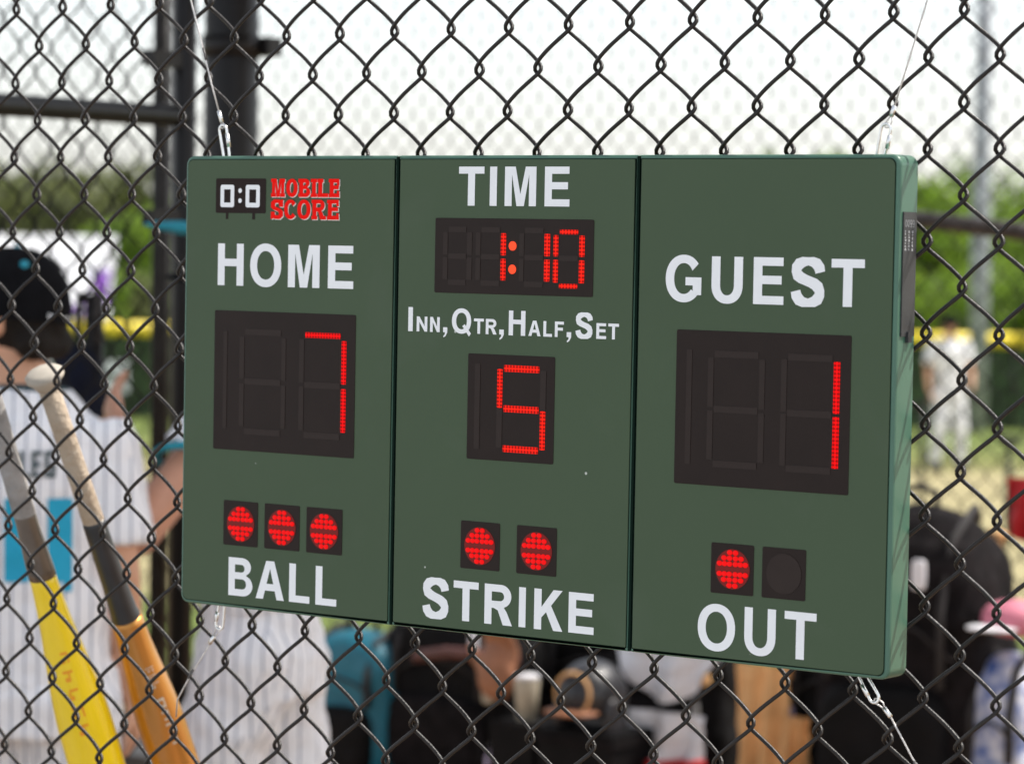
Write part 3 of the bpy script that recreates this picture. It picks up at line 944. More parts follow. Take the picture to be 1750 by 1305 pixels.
# ------------------------------------------------------------------ added shade roof, far fence, bench
M['roof'] = mat('corrugated_roof_sheet', (.30, .31, .32), .5, metal=.6, var=.15, vscale=3)
dug = thing('added_shade_roof', 'unseen corrugated metal roof added to shade the dugout', 'roof', (-1.2, 2.6, 0))  # out-of-view roof, added to keep sun off the players and bags
mb = MB()
nx = 120
x_0, x_1 = -5.2, 6.2; y_0, y_1 = -.65, 1.2
for i in range(nx + 1):
    x = x_0 + (x_1 - x_0) * i / nx
    z = 3.02 + .012 * math.sin(i * math.pi / 2)
    for yy_, zz_ in ((y_0, 0), (y_1, .06), (y_1, .063), (y_0, .003)): mb.v.append((x, yy_, z + zz_))
for i in range(nx):
    for q in range(4):
        mb.f.append((i * 4 + q, i * 4 + (q + 1) % 4, (i + 1) * 4 + (q + 1) % 4, (i + 1) * 4 + q)); mb.smooth.append(False)
mb.build('shade_roof_sheet', M['roof'], dug)
for X in (-5.1, 6.1):
    for Y in (y_0 + .05, y_1 - .05):
        MB().tube([(X, Y, -.3), (X, Y, 3.01)], .03, 12).build('shade_roof_post', M['pipe'], dug)

FYY = 4.55
ff = thing('field_fence', 'chain-link fence between the dugout and the ball field', 'fence', (0, FYY, 0))
far_me = strand_mesh('wire', 37, 10, .0017, 5, A_ / 4 + .003, .004, mirror=-1)
far_me.materials.append(M['wire_far'])
c_lo = int(-6.2 / (A_ / 2)); 
for c in range(c_lo, c_lo + 240):
    link('wire', far_me, ff, ((c + .5) * A_ / 2, 0, .05 + (0 if c % 2 == 0 else -.5 * S) + .04))
ff_top = .05 + .04 + 37 * S
xa, xb = c_lo * A_ / 2, (c_lo + 240) * A_ / 2
MB().tube([(xa, .03, ff_top), (xb, .03, ff_top)], .021, 12).build('rail', M['pipe'], ff)
for X in (xa, xa + 2.2, xb):
    MB().tube([(X, .04, -.3), (X, .04, ff_top + .05)], .03, 12).build('post', M['pipe'], ff)

M['rail_brown'] = mat('dark_brown_rail_paint', (.045, .034, .028), .5, var=.2, vscale=8)
# sloping handrail beyond, right of the board
q0 = at(1440, 360, 8.6); q1 = at(2060, 434, 8.2)
hr = thing('handrail', 'dark sloping pipe handrail behind the fence, right of the scoreboard', 'railing', (q0.x, q0.y, ground_z(q0)))
b0 = Vector((0, 0, q0.z - ground_z(q0))); b1 = q1 - Vector(hr.location)
MB().tube([b0 + (b0 - b1).normalized() * .02, b1], .0245, 16).build('rail', M['rail_brown'], hr)
for bb in (b0, b1 - (b1 - b0).normalized() * .03):
    MB().tube([(bb.x, bb.y, -.3), (bb.x, bb.y, bb.z)], .024, 14).build('post', M['pipe'], hr)

M['alu'] = mat('dark_bench_paint', (.03, .028, .026), .6, metal=0, var=.1, vscale=40)
SEAT = .13
bench = thing('dugout_bench', 'long low dark dugout bench holding the bags', 'bench', (-1.2, 4.12, 0))
for k in range(2):
    MB().box((0, -.15 + .3 * k, SEAT - .02), (6.4, .27, .04)).build('seat_plank', M['alu'], bench)
for X in (-2.9, -1, 1, 2.9):
    mb = MB(); mb.box((X, -.2, (SEAT - .04) / 2), (.06, .06, SEAT - .04)); mb.build('leg', M['alu'], bench)
    mb = MB(); mb.box((X, .2, (SEAT - .04) / 2), (.06, .06, SEAT - .04)); mb.build('leg', M['alu'], bench)

# ------------------------------------------------------------------ bats
def bat(label, p_top, p_bot, length, parts):
    """parts: (name, material, [(s, radius)...]) with s metres from the knob end"""
    p_top = Vector(p_top); d = (Vector(p_bot) - p_top).normalized()
    end = p_top + d * length
    root = thing('baseball_bat', label, 'bat', end)
    for nm_, mt, prof in parts:
        MB().tube([p_top + d * s - end for s, r in prof], [max(r, 2e-4) for s, r in prof], 28).build(nm_, mt, root)
    return root, end, d


M['yellow'] = mat('yellow_bat_paint', (.92, .66, .002), .3, var=.04, vscale=12, coat=.4)
M['grip_grey'] = mat('grey_grip_tape', (.30, .29, .28), .75, var=.3, vscale=25, bump=.5, bscale=90)
M['clear_dark'] = mat('smoky_brown_bat_taper', (.10, .075, .055), .3, var=.5, vscale=18, coat=.3)
M['grip_tan'] = mat('worn_cream_grip_tape', (.46, .385, .30), .8, var=.3, vscale=30, bump=.5, bscale=110, col2=(.36, .28, .20))
M['bat_black'] = mat('black_bat_taper', (.022, .022, .024), .38, var=.2, vscale=30)
M['gold'] = mat('copper_gold_bat_paint', (.52, .23, .045), .32, metal=.7, var=.06, vscale=12, coat=.5)
M['orange_ink'] = mat('orange_bat_graphic', (.86, .33, .01), .4)
M['knob'] = mat('pale_rubber_knob', (.40, .36, .30), .6, var=.12, vscale=50)

def tp(a, b_, n=10):
    """smooth ramp of (s, r) points"""
    return [(a[0] + (b_[0] - a[0]) * k / n, a[1] + (b_[1] - a[1]) * (3 * (k / n) ** 2 - 2 * (k / n) ** 3)) for k in range(n + 1)]


# image axis of the yellow bat: x = 33 + .29 (y - 848); both lean on the back of the fence
yt = at(-50, 560, 3.25); yb_ = at(165, 1303, 3.46)
ybat, yend, yd = bat('yellow baseball bat with worn grey grip leaning behind the fence', yt, yb_, .72, [
    ('knob', M['knob'], [(0, .004), (.001, .016), (.005, .020), (.010, .020), (.015, .016), (.022, .0125)]),
    ('grip', M['grip_grey'], [(.020, .0118), (.08, .0118), (.15, .0120), (.222, .0126), (.224, .0118)]),
    ('taper', M['clear_dark'], [(.220, .0120)] + tp((.226, .0122), (.300, .0152), 8)),
    ('barrel', M['yellow'], tp((.292, .0147), (.500, .0310), 14) + [(.68, .0315), (.708, .0305), (.715, .026)]),
    ('end_cap', M['bat_black'], [(.713, .0265), (.718, .024), (.721, .016), (.722, .001)])])
gt = at(73, 632, 3.28); gb_ = at(318, 1360, 3.52)
gbat, gend, gd = bat('copper-gold baseball bat with cream grip and black taper leaning behind the fence', gt, gb_, .70, [
    ('knob', M['knob'], [(0, .004), (.001, .017), (.005, .0215), (.010, .0210), (.015, .016), (.022, .0130)]),
    ('grip', M['grip_tan'], [(.020, .0116), (.08, .0116), (.14, .0118), (.190, .0122), (.192, .0115)]),
    ('taper', M['bat_black'], [(.188, .0124), (.192, .0131), (.205, .0131), (.27, .0140), (.305, .0155), (.312, .0166), (.324, .0160), (.33, .0155)]),
    ('barrel', M['gold'], [(.314, .0150), (.315, .0180)] + tp((.32, .0185), (.46, .0272), 10) + [(.67, .0275), (.688, .026), (.694, .022)]),
    ('end_cap', M['bat_black'], [(.692, .0225), (.697, .020), (.700, .014), (.701, .001)])])


def wrap_marks(root, p_top, d, mt, name, items, rad):
    """small printed marks on a bat: (s0, s1, angle0, angle1) patches hugging the barrel, angle 0 faces the camera"""
    d = Vector(d); toc = (CAM - Vector(p_top)); toc = (toc - d * toc.dot(d)).normalized(); sd = d.cross(toc)
    mb = MB()
    for s0, s1, a0, a1 in items:
        na = 5
        vs = []
        for s in (s0, s1):
            for k in range(na + 1):
                a = math.radians(a0 + (a1 - a0) * k / na)
                vs.append(Vector(p_top) + d * s + (toc * math.cos(a) + sd * math.sin(a)) * (rad(s) + .0004) - Vector(root.location))
        mb.add(vs, [(k, k + 1, na + 2 + k, na + 1 + k) for k in range(na)], True)
    return mb.build(name, mt, root)


def ramp_r(a, b_):
    def f(s):
        k = max(0, min(1, (s - a[0]) / (b_[0] - a[0])))
        return a[1] + (b_[1] - a[1]) * (3 * k * k - 2 * k ** 3)
    return f


it = []
for k in range(5):
    s = .385 + k * .022
    it += [(s, s + .003, -6, 14 + (k % 2) * 6), (s + .003, s + .013, -6 + (k % 3) * 9, -2 + (k % 3) * 9), (s + .008, s + .013, 6, 16)]
wrap_marks(ybat, yt, yd, M['orange_ink'], 'graphic', it, ramp_r((.292, .0147), (.50, .0310)))
it = []
for k in range(3):
    s = .372 + k * .010
    it += [(s, s + .0012, -30, -4), (s + .003, s + .0065, -28 + 6 * (k % 3), -24 + 6 * (k % 3)), (s + .003, s + .0055, -16, -10)]
for k in range(4):
    s = .412 + k * .016
    it += [(s, s + .003, -26, -8), (s, s + .013, -26, -22), (s + .009, s + .012, -22, -10)]
M['silver_ink'] = mat('silver_bat_graphic', (.60, .52, .42), .4, metal=.3)
wrap_marks(gbat, gt, gd, M['silver_ink'], 'graphic', it, ramp_r((.32, .0185), (.46, .0272)))
# shelf under the bats (out of frame below)
M['wood'] = mat('weathered_board', (.34, .24, .15), .8, var=.25, vscale=6)
zs = min(yend.z, gend.z) - .03
mid = (yend + gend) / 2
shelf = thing('bat_shelf', 'low wooden shelf the bats stand on', 'shelf', (mid.x, mid.y + .12, 0))
MB().box((0, 0, zs - .015), (.6, .36, .03)).build('board', M['wood'], shelf)
for sx in (-.26, .26):
    for sy in (-.14, .14):
        MB().box((sx, sy, (zs - .03) / 2), (.04, .04, zs - .03)).build('leg', M['wood'], shelf)

# ------------------------------------------------------------------ people
M['skin'] = mat('skin', (.62, .335, .21), .5, var=.08, vscale=20, spec=.4)
M['skin2'] = mat('tanned_skin', (.56, .29, .19), .5, var=.08, vscale=20, spec=.4)
M['hair'] = mat('dark_hair', (.010, .007, .005), .6, var=.4, vscale=120, bump=.4, bscale=250, spec=.15)
M['cap'] = mat('black_cap_cloth', (.006, .006, .007), .9, var=.25, vscale=40, bump=.3, bscale=500, spec=.08)
M['navy'] = mat('navy_cloth', (.006, .008, .018), .8, spec=.15, var=.3, vscale=20, bump=.3, bscale=200)
M['number'] = mat('teal_number', (.002, .34, .54), .6, var=.05, vscale=30)
M['ink'] = mat('dark_teal_lettering', (.012, .040, .048), .6)
M['shoe'] = mat('black_shoe', (.02, .02, .02), .5)


def pin_mat(name, col=(.83, .83, .85), nst=40, ln=(.26, .29, .36)):
    mt = bpy.data.materials.new(name); mt.use_nodes = True
    n = mt.node_tree.nodes; l = mt.node_tree.links; b = n['Principled BSDF']
    b.inputs['Roughness'].default_value = .8
    tc = n.new('ShaderNodeTexCoord'); sp = n.new('ShaderNodeSeparateXYZ'); l.new(tc.outputs['Object'], sp.inputs[0])
    ns = n.new('ShaderNodeSeparateXYZ'); l.new(tc.outputs['Normal'], ns.inputs[0])
    ab = []
    for ax_ in ('X', 'Y'):
        q = n.new('ShaderNodeMath'); q.operation = 'ABSOLUTE'; l.new(ns.outputs[ax_], q.inputs[0]); ab.append(q)
    gt = n.new('ShaderNodeMath'); gt.operation = 'GREATER_THAN'; l.new(ab[0].outputs[0], gt.inputs[0]); l.new(ab[1].outputs[0], gt.inputs[1])
    um = n.new('ShaderNodeMix'); um.data_type = 'FLOAT'; l.new(gt.outputs[0], um.inputs['Factor']); l.new(sp.outputs['X'], um.inputs[2]); l.new(sp.outputs['Y'], um.inputs[3])
    mu = n.new('ShaderNodeMath'); mu.operation = 'MULTIPLY'; mu.inputs[1].default_value = nst; l.new(um.outputs[0], mu.inputs[0])
    fr = n.new('ShaderNodeMath'); fr.operation = 'FRACT'; l.new(mu.outputs[0], fr.inputs[0])
    lt = n.new('ShaderNodeMath'); lt.operation = 'LESS_THAN'; lt.inputs[1].default_value = .14; l.new(fr.outputs[0], lt.inputs[0])
    mx = n.new('ShaderNodeMix'); mx.data_type = 'RGBA'; l.new(lt.outputs[0], mx.inputs['Factor'])
    mx.inputs['A'].default_value = (*col, 1); mx.inputs['B'].default_value = (*ln, 1)
    l.new(mx.outputs['Result'], b.inputs['Base Color'])
    nb = n.new('ShaderNodeTexNoise'); nb.inputs['Scale'].default_value = 500; l.new(tc.outputs['Object'], nb.inputs['Vector'])
    bp = n.new('ShaderNodeBump'); bp.inputs['Strength'].default_value = .15; bp.inputs['Distance'].default_value = .002; l.new(nb.outputs['Fac'], bp.inputs['Height']); l.new(bp.outputs['Normal'], b.inputs['Normal'])
    return mt


M['pin'] = pin_mat('white_pinstripe_cloth')


def hand(mb, wrist, d, pn, curl=.5, s=1.0, side=1):
    """palm and five fingers; d along the hand, pn palm normal"""
    d = Vector(d).normalized(); pn = Vector(pn); pn = (pn - d * pn.dot(d)).normalized(); w = d.cross(pn) * side
    wrist = Vector(wrist)
    pc = wrist + d * .05 * s
    for k in (-1, -.33, .33, 1):
        mb.capsule(wrist + w * .012 * k * s, wrist + d * .088 * s + w * .028 * k * s, .017 * s, .0135 * s, 10)
    for k, ln in zip((-1.05, -.36, .34, 1.02), (.066, .078, .073, .055)):
        a = wrist + d * .088 * s + w * .030 * k * s
        d1 = (d * math.cos(curl) + pn * math.sin(curl))
        d2 = (d * math.cos(curl * 2.2) + pn * math.sin(curl * 2.2))
        m_ = a + d1 * ln * .55 * s
        mb.capsule(a, m_, .0098 * s, .009 * s, 8); mb.capsule(m_, m_ + d2 * ln * .48 * s, .009 * s, .0078 * s, 8)
    a = wrist + d * .028 * s - w * .026 * s
    td = (d * .65 - w * .7 + pn * .25).normalized()
    m_ = a + td * .042 * s
    mb.capsule(a, m_, .0125 * s, .0105 * s, 8); mb.capsule(m_, m_ + (td * .6 + d * .6).normalized() * .032 * s, .0105 * s, .0085 * s, 8)


def person(label, base, heading, head_yaw, arms, legs, skin, top_mat, bottom_mat, scale=1.0, cap_mat=None, lean=(0, 0), voxel=.0075, group=None, detail=True, head_tilt=0.0, jersey_hem=.89, head_dx=0.0, sleeve=.80, name='person'):
    """local frame: x right, y forward, z up; arms: (shoulder, elbow, wrist, palm normal) for each side; legs: (knee, ankle)"""
    rz = math.atan2(-heading[0], heading[1])
    root = thing(name, label, 'person', base, rz, group)
    root.scale = (scale,) * 3
    lx, ly = lean
    sh = lambda x, y, z: (x + lx * max(0, z - .95), y + ly * max(0, z - .95), z)
    HR = Matrix.Rotation(head_yaw, 4, 'Z') @ Matrix.Rotation(head_tilt, 4, 'X')
    hc = Vector(sh(head_dx, .015, 1.52))

    def H(p): return hc + (HR @ (Vector(p) - Vector((0, .0, 1.52))))
    HR3 = HR.to_3x3()
    body = MB()
    body.sq(H((0, -.005, 1.625)), (.076, .096, .103), 1, HR3)
    body.sq(H((0, .028, 1.575)), (.060, .070, .092), 1, HR3)
    body.capsule(H((0, .05, 1.515)), H((0, .075, 1.51)), .034, .022)
    body.capsule(H((0, .094, 1.615)), H((0, .110, 1.580)), .010, .014, 10)
    body.capsule(H((-.018, .095, 1.545)), H((.018, .095, 1.545)), .009, .009, 8)
    for s in (-1, 1):
        body.sq(H((s * .077, -.005, 1.600)), (.010, .021, .032), 1, HR3, 12, 8)
    body.capsule(sh(0, -.012, 1.38), H((0, -.008, 1.56)), .062, .056)
    rings = [(.88, .15, .10), (.98, .150, .10), (1.12, .142, .098), (1.28, .168, .108), (1.36, .172, .104), (1.42, .125, .085), (1.46, .07, .065)]
    body.loft([(*sh(0, 0, z)[:2], z, rx, ry) for z, rx, ry in rings])
    for s, (S_, E_, W_, pn, curl) in zip((-1, 1), arms):
        body.capsule(S_, E_, .050, .041); body.capsule(E_, W_, .042, .028)
        fa = (Vector(W_) - Vector(E_)).normalized()
        hand(body, Vector(W_) - fa * .004, fa, pn, curl, 1.0, s)
    for s, (K_, F_) in zip((-1, 1), legs):
        body.capsule((s * .088, 0, .90), K_, .085, .058); body.capsule(K_, F_, .057, .040)
        body.capsule((F_[0], F_[1] - .03, .055), (F_[0] + s * .01, F_[1] + .14, .035), .042, .033)
    bake(body, 'body', skin, root, voxel, 8)
    # clothes
    jer = MB()
    rings = [(jersey_hem, .168, .120), (1.0, .168, .120), (1.12, .165, .118), (1.28, .172, .126), (1.35, .170, .120), (1.405, .148, .104), (1.445, .108, .088), (1.472, .080, .078)]
    jer.loft([(*sh(0, 0, z)[:2], z, rx, ry) for z, rx, ry in rings])
    for S_, E_, W_, pn, curl in arms:
        S_ = Vector(S_); E_ = Vector(E_)
        d = (E_ - S_)
        jer.tube([S_ - d * .18, S_, S_ + d * sleeve * .56, S_ + d * sleeve], [.055, .070, .072, .074], 18)
    j = bake(jer, 'jersey', top_mat, root, max(voxel, .009), 4, .022, .08)
    pan = MB()
    pan.loft([(*sh(0, 0, z)[:2], z, rx, ry) for z, rx, ry in [(.80, .155, .125), (.88, .165, .125), (.98, .160, .113), (1.0, .156, .110)]])
    for s, (K_, F_) in zip((-1, 1), legs):
        pan.capsule((s * .085, 0, .88), K_, .104, .082); pan.tube([K_, Vector(K_).lerp(Vector(F_), .5), Vector(F_) + Vector((0, 0, .02))], [.082, .074, .062], 18)
    bake(pan, 'trousers', bottom_mat, root, max(voxel, .009), 4, .030, .085)
    for s, (K_, F_) in zip((-1, 1), legs):
        sho = MB(); sho.sq((F_[0] + s * .004, F_[1] + .05, .048), (.050, .145, .048), .7); sho.build('shoe', M['shoe'], root)
    hair = MB().sq(H((0, -.020, 1.618)), (.081, .092, .098), 1, HR3)
    hair.capsule(H((-.045, -.065, 1.56)), H((.045, -.065, 1.56)), .036, .036)
    bake(hair, 'hair', M['hair'], root, .008, 3, .006, .02)
    if detail:
        for s in (-1, 1):
            MB().sq(H((s * .030, .088, 1.612)), (.013, .007, .008), 1, HR3, 10, 6).build('eye', M['shoe'], root)
    if cap_mat:
        crown = MB()
        vs = []; fs = []
        nu, nv = 32, 10
        for jv in range(nv + 1):
            ph = math.pi / 2 * jv / nv
            for iu in range(nu):
                th = 2 * math.pi * iu / nu
                q = H((.092 * math.cos(th) * math.cos(ph) ** .8, -.004 + .112 * math.sin(th) * math.cos(ph) ** .8, 1.622 + .122 * math.sin(ph) ** .9 - .012 * (1 if jv == 0 else 0) - .02 * math.sin(th) * (1 - jv / nv) * -1 * .6))
                vs.append(q)
        for jv in range(nv):
            for iu in range(nu):
                fs.append((jv * nu + iu, jv * nu + (iu + 1) % nu, (jv + 1) * nu + (iu + 1) % nu, (jv + 1) * nu + iu))
        crown.add(vs, fs, True)
        cp = crown.build('cap_crown', cap_mat, root)
        bill = MB(); vs = []; fs = []
        for a_ in range(13):
            th = math.radians(20 + 140 * a_ / 12)
            for q in range(5):
                e = q / 4
                R0 = 1.0 + e * .70 * math.sin(th) ** 1.2
                vs.append(H((.091 * math.cos(th) * (1 + e * .08), .110 * math.sin(th) * R0, 1.632 - .016 * e - .018 * abs(math.cos(th)) * e)))
        for a_ in range(12):
            for q in range(4): fs.append((a_ * 5 + q, a_ * 5 + q + 1, a_ * 5 + q + 6, a_ * 5 + q + 5))
        nvv = len(vs)
        bill.add(vs + [v + Vector((0, 0, .004)) for v in vs], fs + [tuple(i + nvv for i in reversed(f)) for f in fs], True)
        bill.build('cap_bill', cap_mat, cp)
    return root, j, H


# player with the back to us at the frame's left edge
p1b = at(46, 800, 5.15)
h1 = (VIEW * .97 + LAT * -.12).normalized()
armsA = [((-.172, 0, 1.365), (-.225, .02, 1.12), (-.23, .13, .91), (1, 0, 0), .5), ((.150, -.005, 1.365), (.180, -.03, 1.115), (.205, .05, .87), (-1, 0, 0), .5)]
legsA = [((-.10, .02, .50), (-.12, -.02, .08)), ((.10, .03, .50), (.12, .0, .08))]
P1, J1, H1 = person('player in white pinstripes and black cap, back turned, beside the two bats', (p1b.x, p1b.y, 0), h1, math.radians(62), armsA, legsA, M['skin'], M['pin'], M['pin'], .862, M['cap'], head_dx=-.026)
# cap button, strap and jersey print
MB().sq(H1((.0, -.004, 1.741)), (.009, .009, .006), 1, None, 12, 6).build('cap_button', M['teal'], [c for c in P1.children if c.name.startswith('cap_crown')][0])
eyelet = H1((-.050, -.050, 1.707))
MB().sq(eyelet, (.011, .011, .011), 1, None, 12, 6).build('cap_eyelet', M['teal'], [c for c in P1.children if c.name.startswith('cap_crown')][0])
MB().tube([H1((.045, -.098, 1.612)), H1((.0, -.112, 1.606)), H1((-.045, -.098, 1.612))], .0055, 8).build('cap_strap', M['print'], [c for c in P1.children if c.name.startswith('cap_crown')][0])
# collar
MB().tube([Vector((.080 * math.cos(a), .012 + .080 * math.sin(a), 1.462 + .012 * -math.sin(a))) for a in [2 * math.pi * k / 28 for k in range(28)]], .007, 8, closed=True).build('collar_trim', M['ink'], P1)


def print_on(jersey, root, rects, material, name, zc):
    """flat print projected on the back (-y side) of a jersey: rects (x0, x1, z0, z1)"""
    mb = MB()
    for x0, x1, z0, z1 in rects:
        nx_ = max(1, int((x1 - x0) / .012)); nz_ = max(1, int((z1 - z0) / .012))
        vs = []
        for i in range(nx_ + 1):
            for k in range(nz_ + 1):
                x = x0 + (x1 - x0) * i / nx_; z = z0 + (z1 - z0) * k / nz_
                ok, loc, nn_, _ = jersey.ray_cast(Vector((x, -.6, z)), Vector((0, 1, 0)))
                y = loc.y if ok else -.11
                vs.append((x, y - .0035, z))
        fs = [(i * (nz_ + 1) + k, (i + 1) * (nz_ + 1) + k, (i + 1) * (nz_ + 1) + k + 1, i * (nz_ + 1) + k + 1) for i in range(nx_) for k in range(nz_)]
        mb.add(vs, fs, True)
    return mb.build(name, material, root)


bpy.context.view_layer.update()
rects = []
for x0 in (-.038, .044):
    rects += [(x0, x0 + .047, 1.105, 1.265)]
rects += [(.074, .091, 1.085, 1.105)]
print_on(J1, J1, rects, M['number'], 'jersey_number', 1.2)
# name fragment L E G
rects = []
z0, z1, t = 1.305, 1.356, .0075


def letter(x, ch, w=.020):
    if ch == 'L': return [(x, x + t, z0, z1), (x + t, x + w, z0, z0 + t)]
    if ch == 'E': return [(x, x + t, z0, z1), (x + t, x + w, z0, z0 + t), (x + t, x + w, z1 - t, z1), (x + t, x + w * .85, (z0 + z1 - t) / 2, (z0 + z1 + t) / 2)]
    if ch == 'G': return [(x, x + t, z0, z1), (x + t, x + w, z0, z0 + t), (x + t, x + w, z1 - t, z1), (x + w - t, x + w, z0 + t, z0 + .026), (x + w * .5, x + w - t, z0 + .018, z0 + .026)]


for x, ch in ((-.010, 'L'), (.013, 'E'), (.038, 'G')): rects += letter(x, ch)
print_on(J1, J1, rects, M['ink'], 'jersey_name', 1.33)

# second player, in profile, mostly hidden by the board
p2b = at(448, 1060, 5.45)
h2 = (LAT * -1.0 + VIEW * .18).normalized()
armsB = [((-.165, .02, 1.36), (-.28, .17, 1.13), (-.15, .25, 1.31), (.6, -.6, .2), .35), ((.185, 0, 1.40), (.22, .04, 1.14), (.20, .06, .90), (-1, 0, 0), .5)]
legsB = [((-.10, .13, .50), (-.11, .05, .08)), ((.10, -.04, .50), (.12, -.16, .08))]
P2, J2, H2 = person('player in white pinstripe trousers behind the scoreboard, one bare arm raised', (p2b.x, p2b.y, 0), h2, 0.0, armsB, legsB, M['skin2'], M['pin'], M['pin'], .90, M['cap'], lean=(0, .0), jersey_hem=.97, sleeve=.40)
MB().tube([Vector((-.165, .02, 1.36)).lerp(Vector((-.28, .17, 1.13)), .40) + Vector((.075 * math.cos(a) * .88, .075 * math.sin(a), .075 * math.cos(a) * -.45)) for a in [2 * math.pi * k / 24 for k in range(24)]], .008, 8, closed=True).build('sleeve_trim', M['teal'], P2)

# ------------------------------------------------------------------ bags and gear on the bench
M['black_nylon'] = mat('black_nylon', (.0045, .004, .0044), .7, spec=.15, var=.5, vscale=14, bump=.35, bscale=300)
M['charcoal'] = mat('charcoal_mesh', (.010, .008, .0085), .85, spec=.12, var=.5, vscale=25, bump=.4, bscale=400)
M['strap'] = mat('webbing', (.025, .022, .022), .8, bump=.3, bscale=500)
M['teal_nylon'] = mat('teal_nylon', (.003, .13, .19), .55, var=.2, vscale=12, bump=.2, bscale=250)
M['tan'] = mat('tan_canvas', (.80, .46, .20), .75, var=.18, vscale=10, bump=.2, bscale=160)
M['white_cloth'] = mat('white_cloth', (.78, .77, .80), .8, var=.05, vscale=8, bump=.2, bscale=200)
M['cream'] = mat('cream_plastic', (.46, .40, .30), .5, var=.06, vscale=20)
M['red_cloth'] = mat('red_cloth', (.50, .010, .014), .7, var=.15, vscale=15)
M['pink'] = mat('pink_cloth', (.62, .20, .27), .7, var=.12, vscale=15)
M['lav'] = mat('lavender_plastic', (.36, .29, .42), .4, var=.1, vscale=20)
M['leather'] = mat('brown_leather', (.33, .14, .07), .55, var=.2, vscale=25, bump=.3, bscale=120)
M['helmet'] = mat('dark_grey_helmet_shell', (.018, .018, .021), .42, var=.4, vscale=12, coat=.1)
M['bluewhite'] = mat('blue_and_white_print', (.03, .09, .33), .7, vscale=26, col2=(.72, .72, .76))
M['brown_strap'] = mat('dark_red_brown_strap', (.10, .035, .028), .6, var=.2, vscale=20)


def backpack(label, px0, px1, py_top, Y, body_m, pocket_m, strap_m, bottom=SEAT, depth=.12, tilt=0.0, handle=True, patch=None, extra=None, group=None, name='backpack', cat='backpack'):
    cxp = (px0 + px1) / 2
    p = on_y(cxp, py_top, Y)
    w = abs(on_y(px1, py_top, Y).x - on_y(px0, py_top, Y).x)
    h = p.z - bottom
    root = thing(name, label, cat, (p.x, Y, bottom), tilt, group)
    b_ = MB()
    b_.sq((0, 0, h * .47), (w / 2, depth, h * .47), .42)
    b_.sq((0, .0, h * .74), (w * .46, depth * .85, h * .26), .75)
    o = bake(b_, 'bag_body', body_m, root, .012, 4, .022, .09)
    q = MB(); q.sq((0, -depth * .95, h * .28), (w * .38, depth * .38, h * .22), .45)
    pk = bake(q, 'front_pocket', pocket_m, root, .011, 3, .014, .07)
    MB().tube([(-w * .40, -depth * .98, h * .58), (-w * .2, -depth * 1.06, h * .66), (0, -depth * 1.07, h * .69), (w * .2, -depth * 1.06, h * .66), (w * .40, -depth * .98, h * .58)], .004, 6).build('zip', strap_m, pk)
    for s in (-1, 1):
        MB().tube([(s * w * .25, depth * .6, h * .96), (s * w * .30, depth * .2, h * 1.0), (s * w * .32, -depth * .62, h * .92), (s * w * .33, -depth * 1.03, h * .72), (s * w * .34, -depth * 1.06, h * .50)], .010, 8).build('strap', strap_m, root)
    if handle:
        MB().tube([(-.05, 0, h * .97), (-.045, 0, h + .03), (0, 0, h + .045), (.045, 0, h + .03), (.05, 0, h * .97)], .008, 8).build('handle', strap_m, root)
    if patch:
        for (fx, fz, sx, sz, mt) in patch:
            MB().sq((fx * w, -depth * 1.10, fz * h), (sx, .006, sz), .5).build('patch', mt, root)
    return root


G_ = 'ball bags set along the dugout bench'
backpack('bulky black backpack with a pale patch, right of the scoreboard', 1430, 1712, 862, 4.05, M['charcoal'], M['black_nylon'], M['strap'], patch=[(.21, .82, .018, .035, M['white_cloth'])], depth=.15, group=G_)
backpack('teal backpack with black pocket behind the white trousers', 548, 694, 1072, 4.00, M['teal_nylon'], M['black_nylon'], M['strap'], depth=.10, group=G_)
backpack('black backpack with a dark red strap next to the teal one', 690, 905, 1020, 4.08, M['black_nylon'], M['charcoal'], M['strap'], depth=.12, patch=[(-.44, .62, .012, .020, M['cream']), (-.22, .90, .030, .016, M['lav']), (.30, .80, .012, .03, M['white_cloth']), (.42, .55, .02, .03, M['cream'])], group=G_)
r_ = on_y(790, 1120, 3.90)
tag(MB().tube([(-.15, .0, -.015), (-.05, 0, .004), (.06, 0, .008), (.17, 0, 0)], .016, 10).build('bag_strap', M['brown_strap'], None, r_), 'dark red-brown strap lying across the black backpack', 'strap')
backpack('black ball bag with small tan tags under the GUEST section', 1375, 1560, 1030, 4.20, M['black_nylon'], M['black_nylon'], M['strap'], depth=.12, patch=[(-.40, .70, .016, .02, M['tan']), (-.36, .48, .012, .04, M['lav'])], group=G_)
backpack('black ball bag behind the draped white towel', 925, 1262, 1010, 4.30, M['black_nylon'], M['charcoal'], M['strap'], depth=.10, patch=[(.40, .42, .012, .05, M['grip_grey']), (.44, .62, .02, .015, M['tan'])], group=G_)
backpack('blue and white patterned bag below the pink cap', 1672, 1772, 1112, 4.02, M['bluewhite'], M['bluewhite'], M['strap'], depth=.08, handle=False, group=G_)

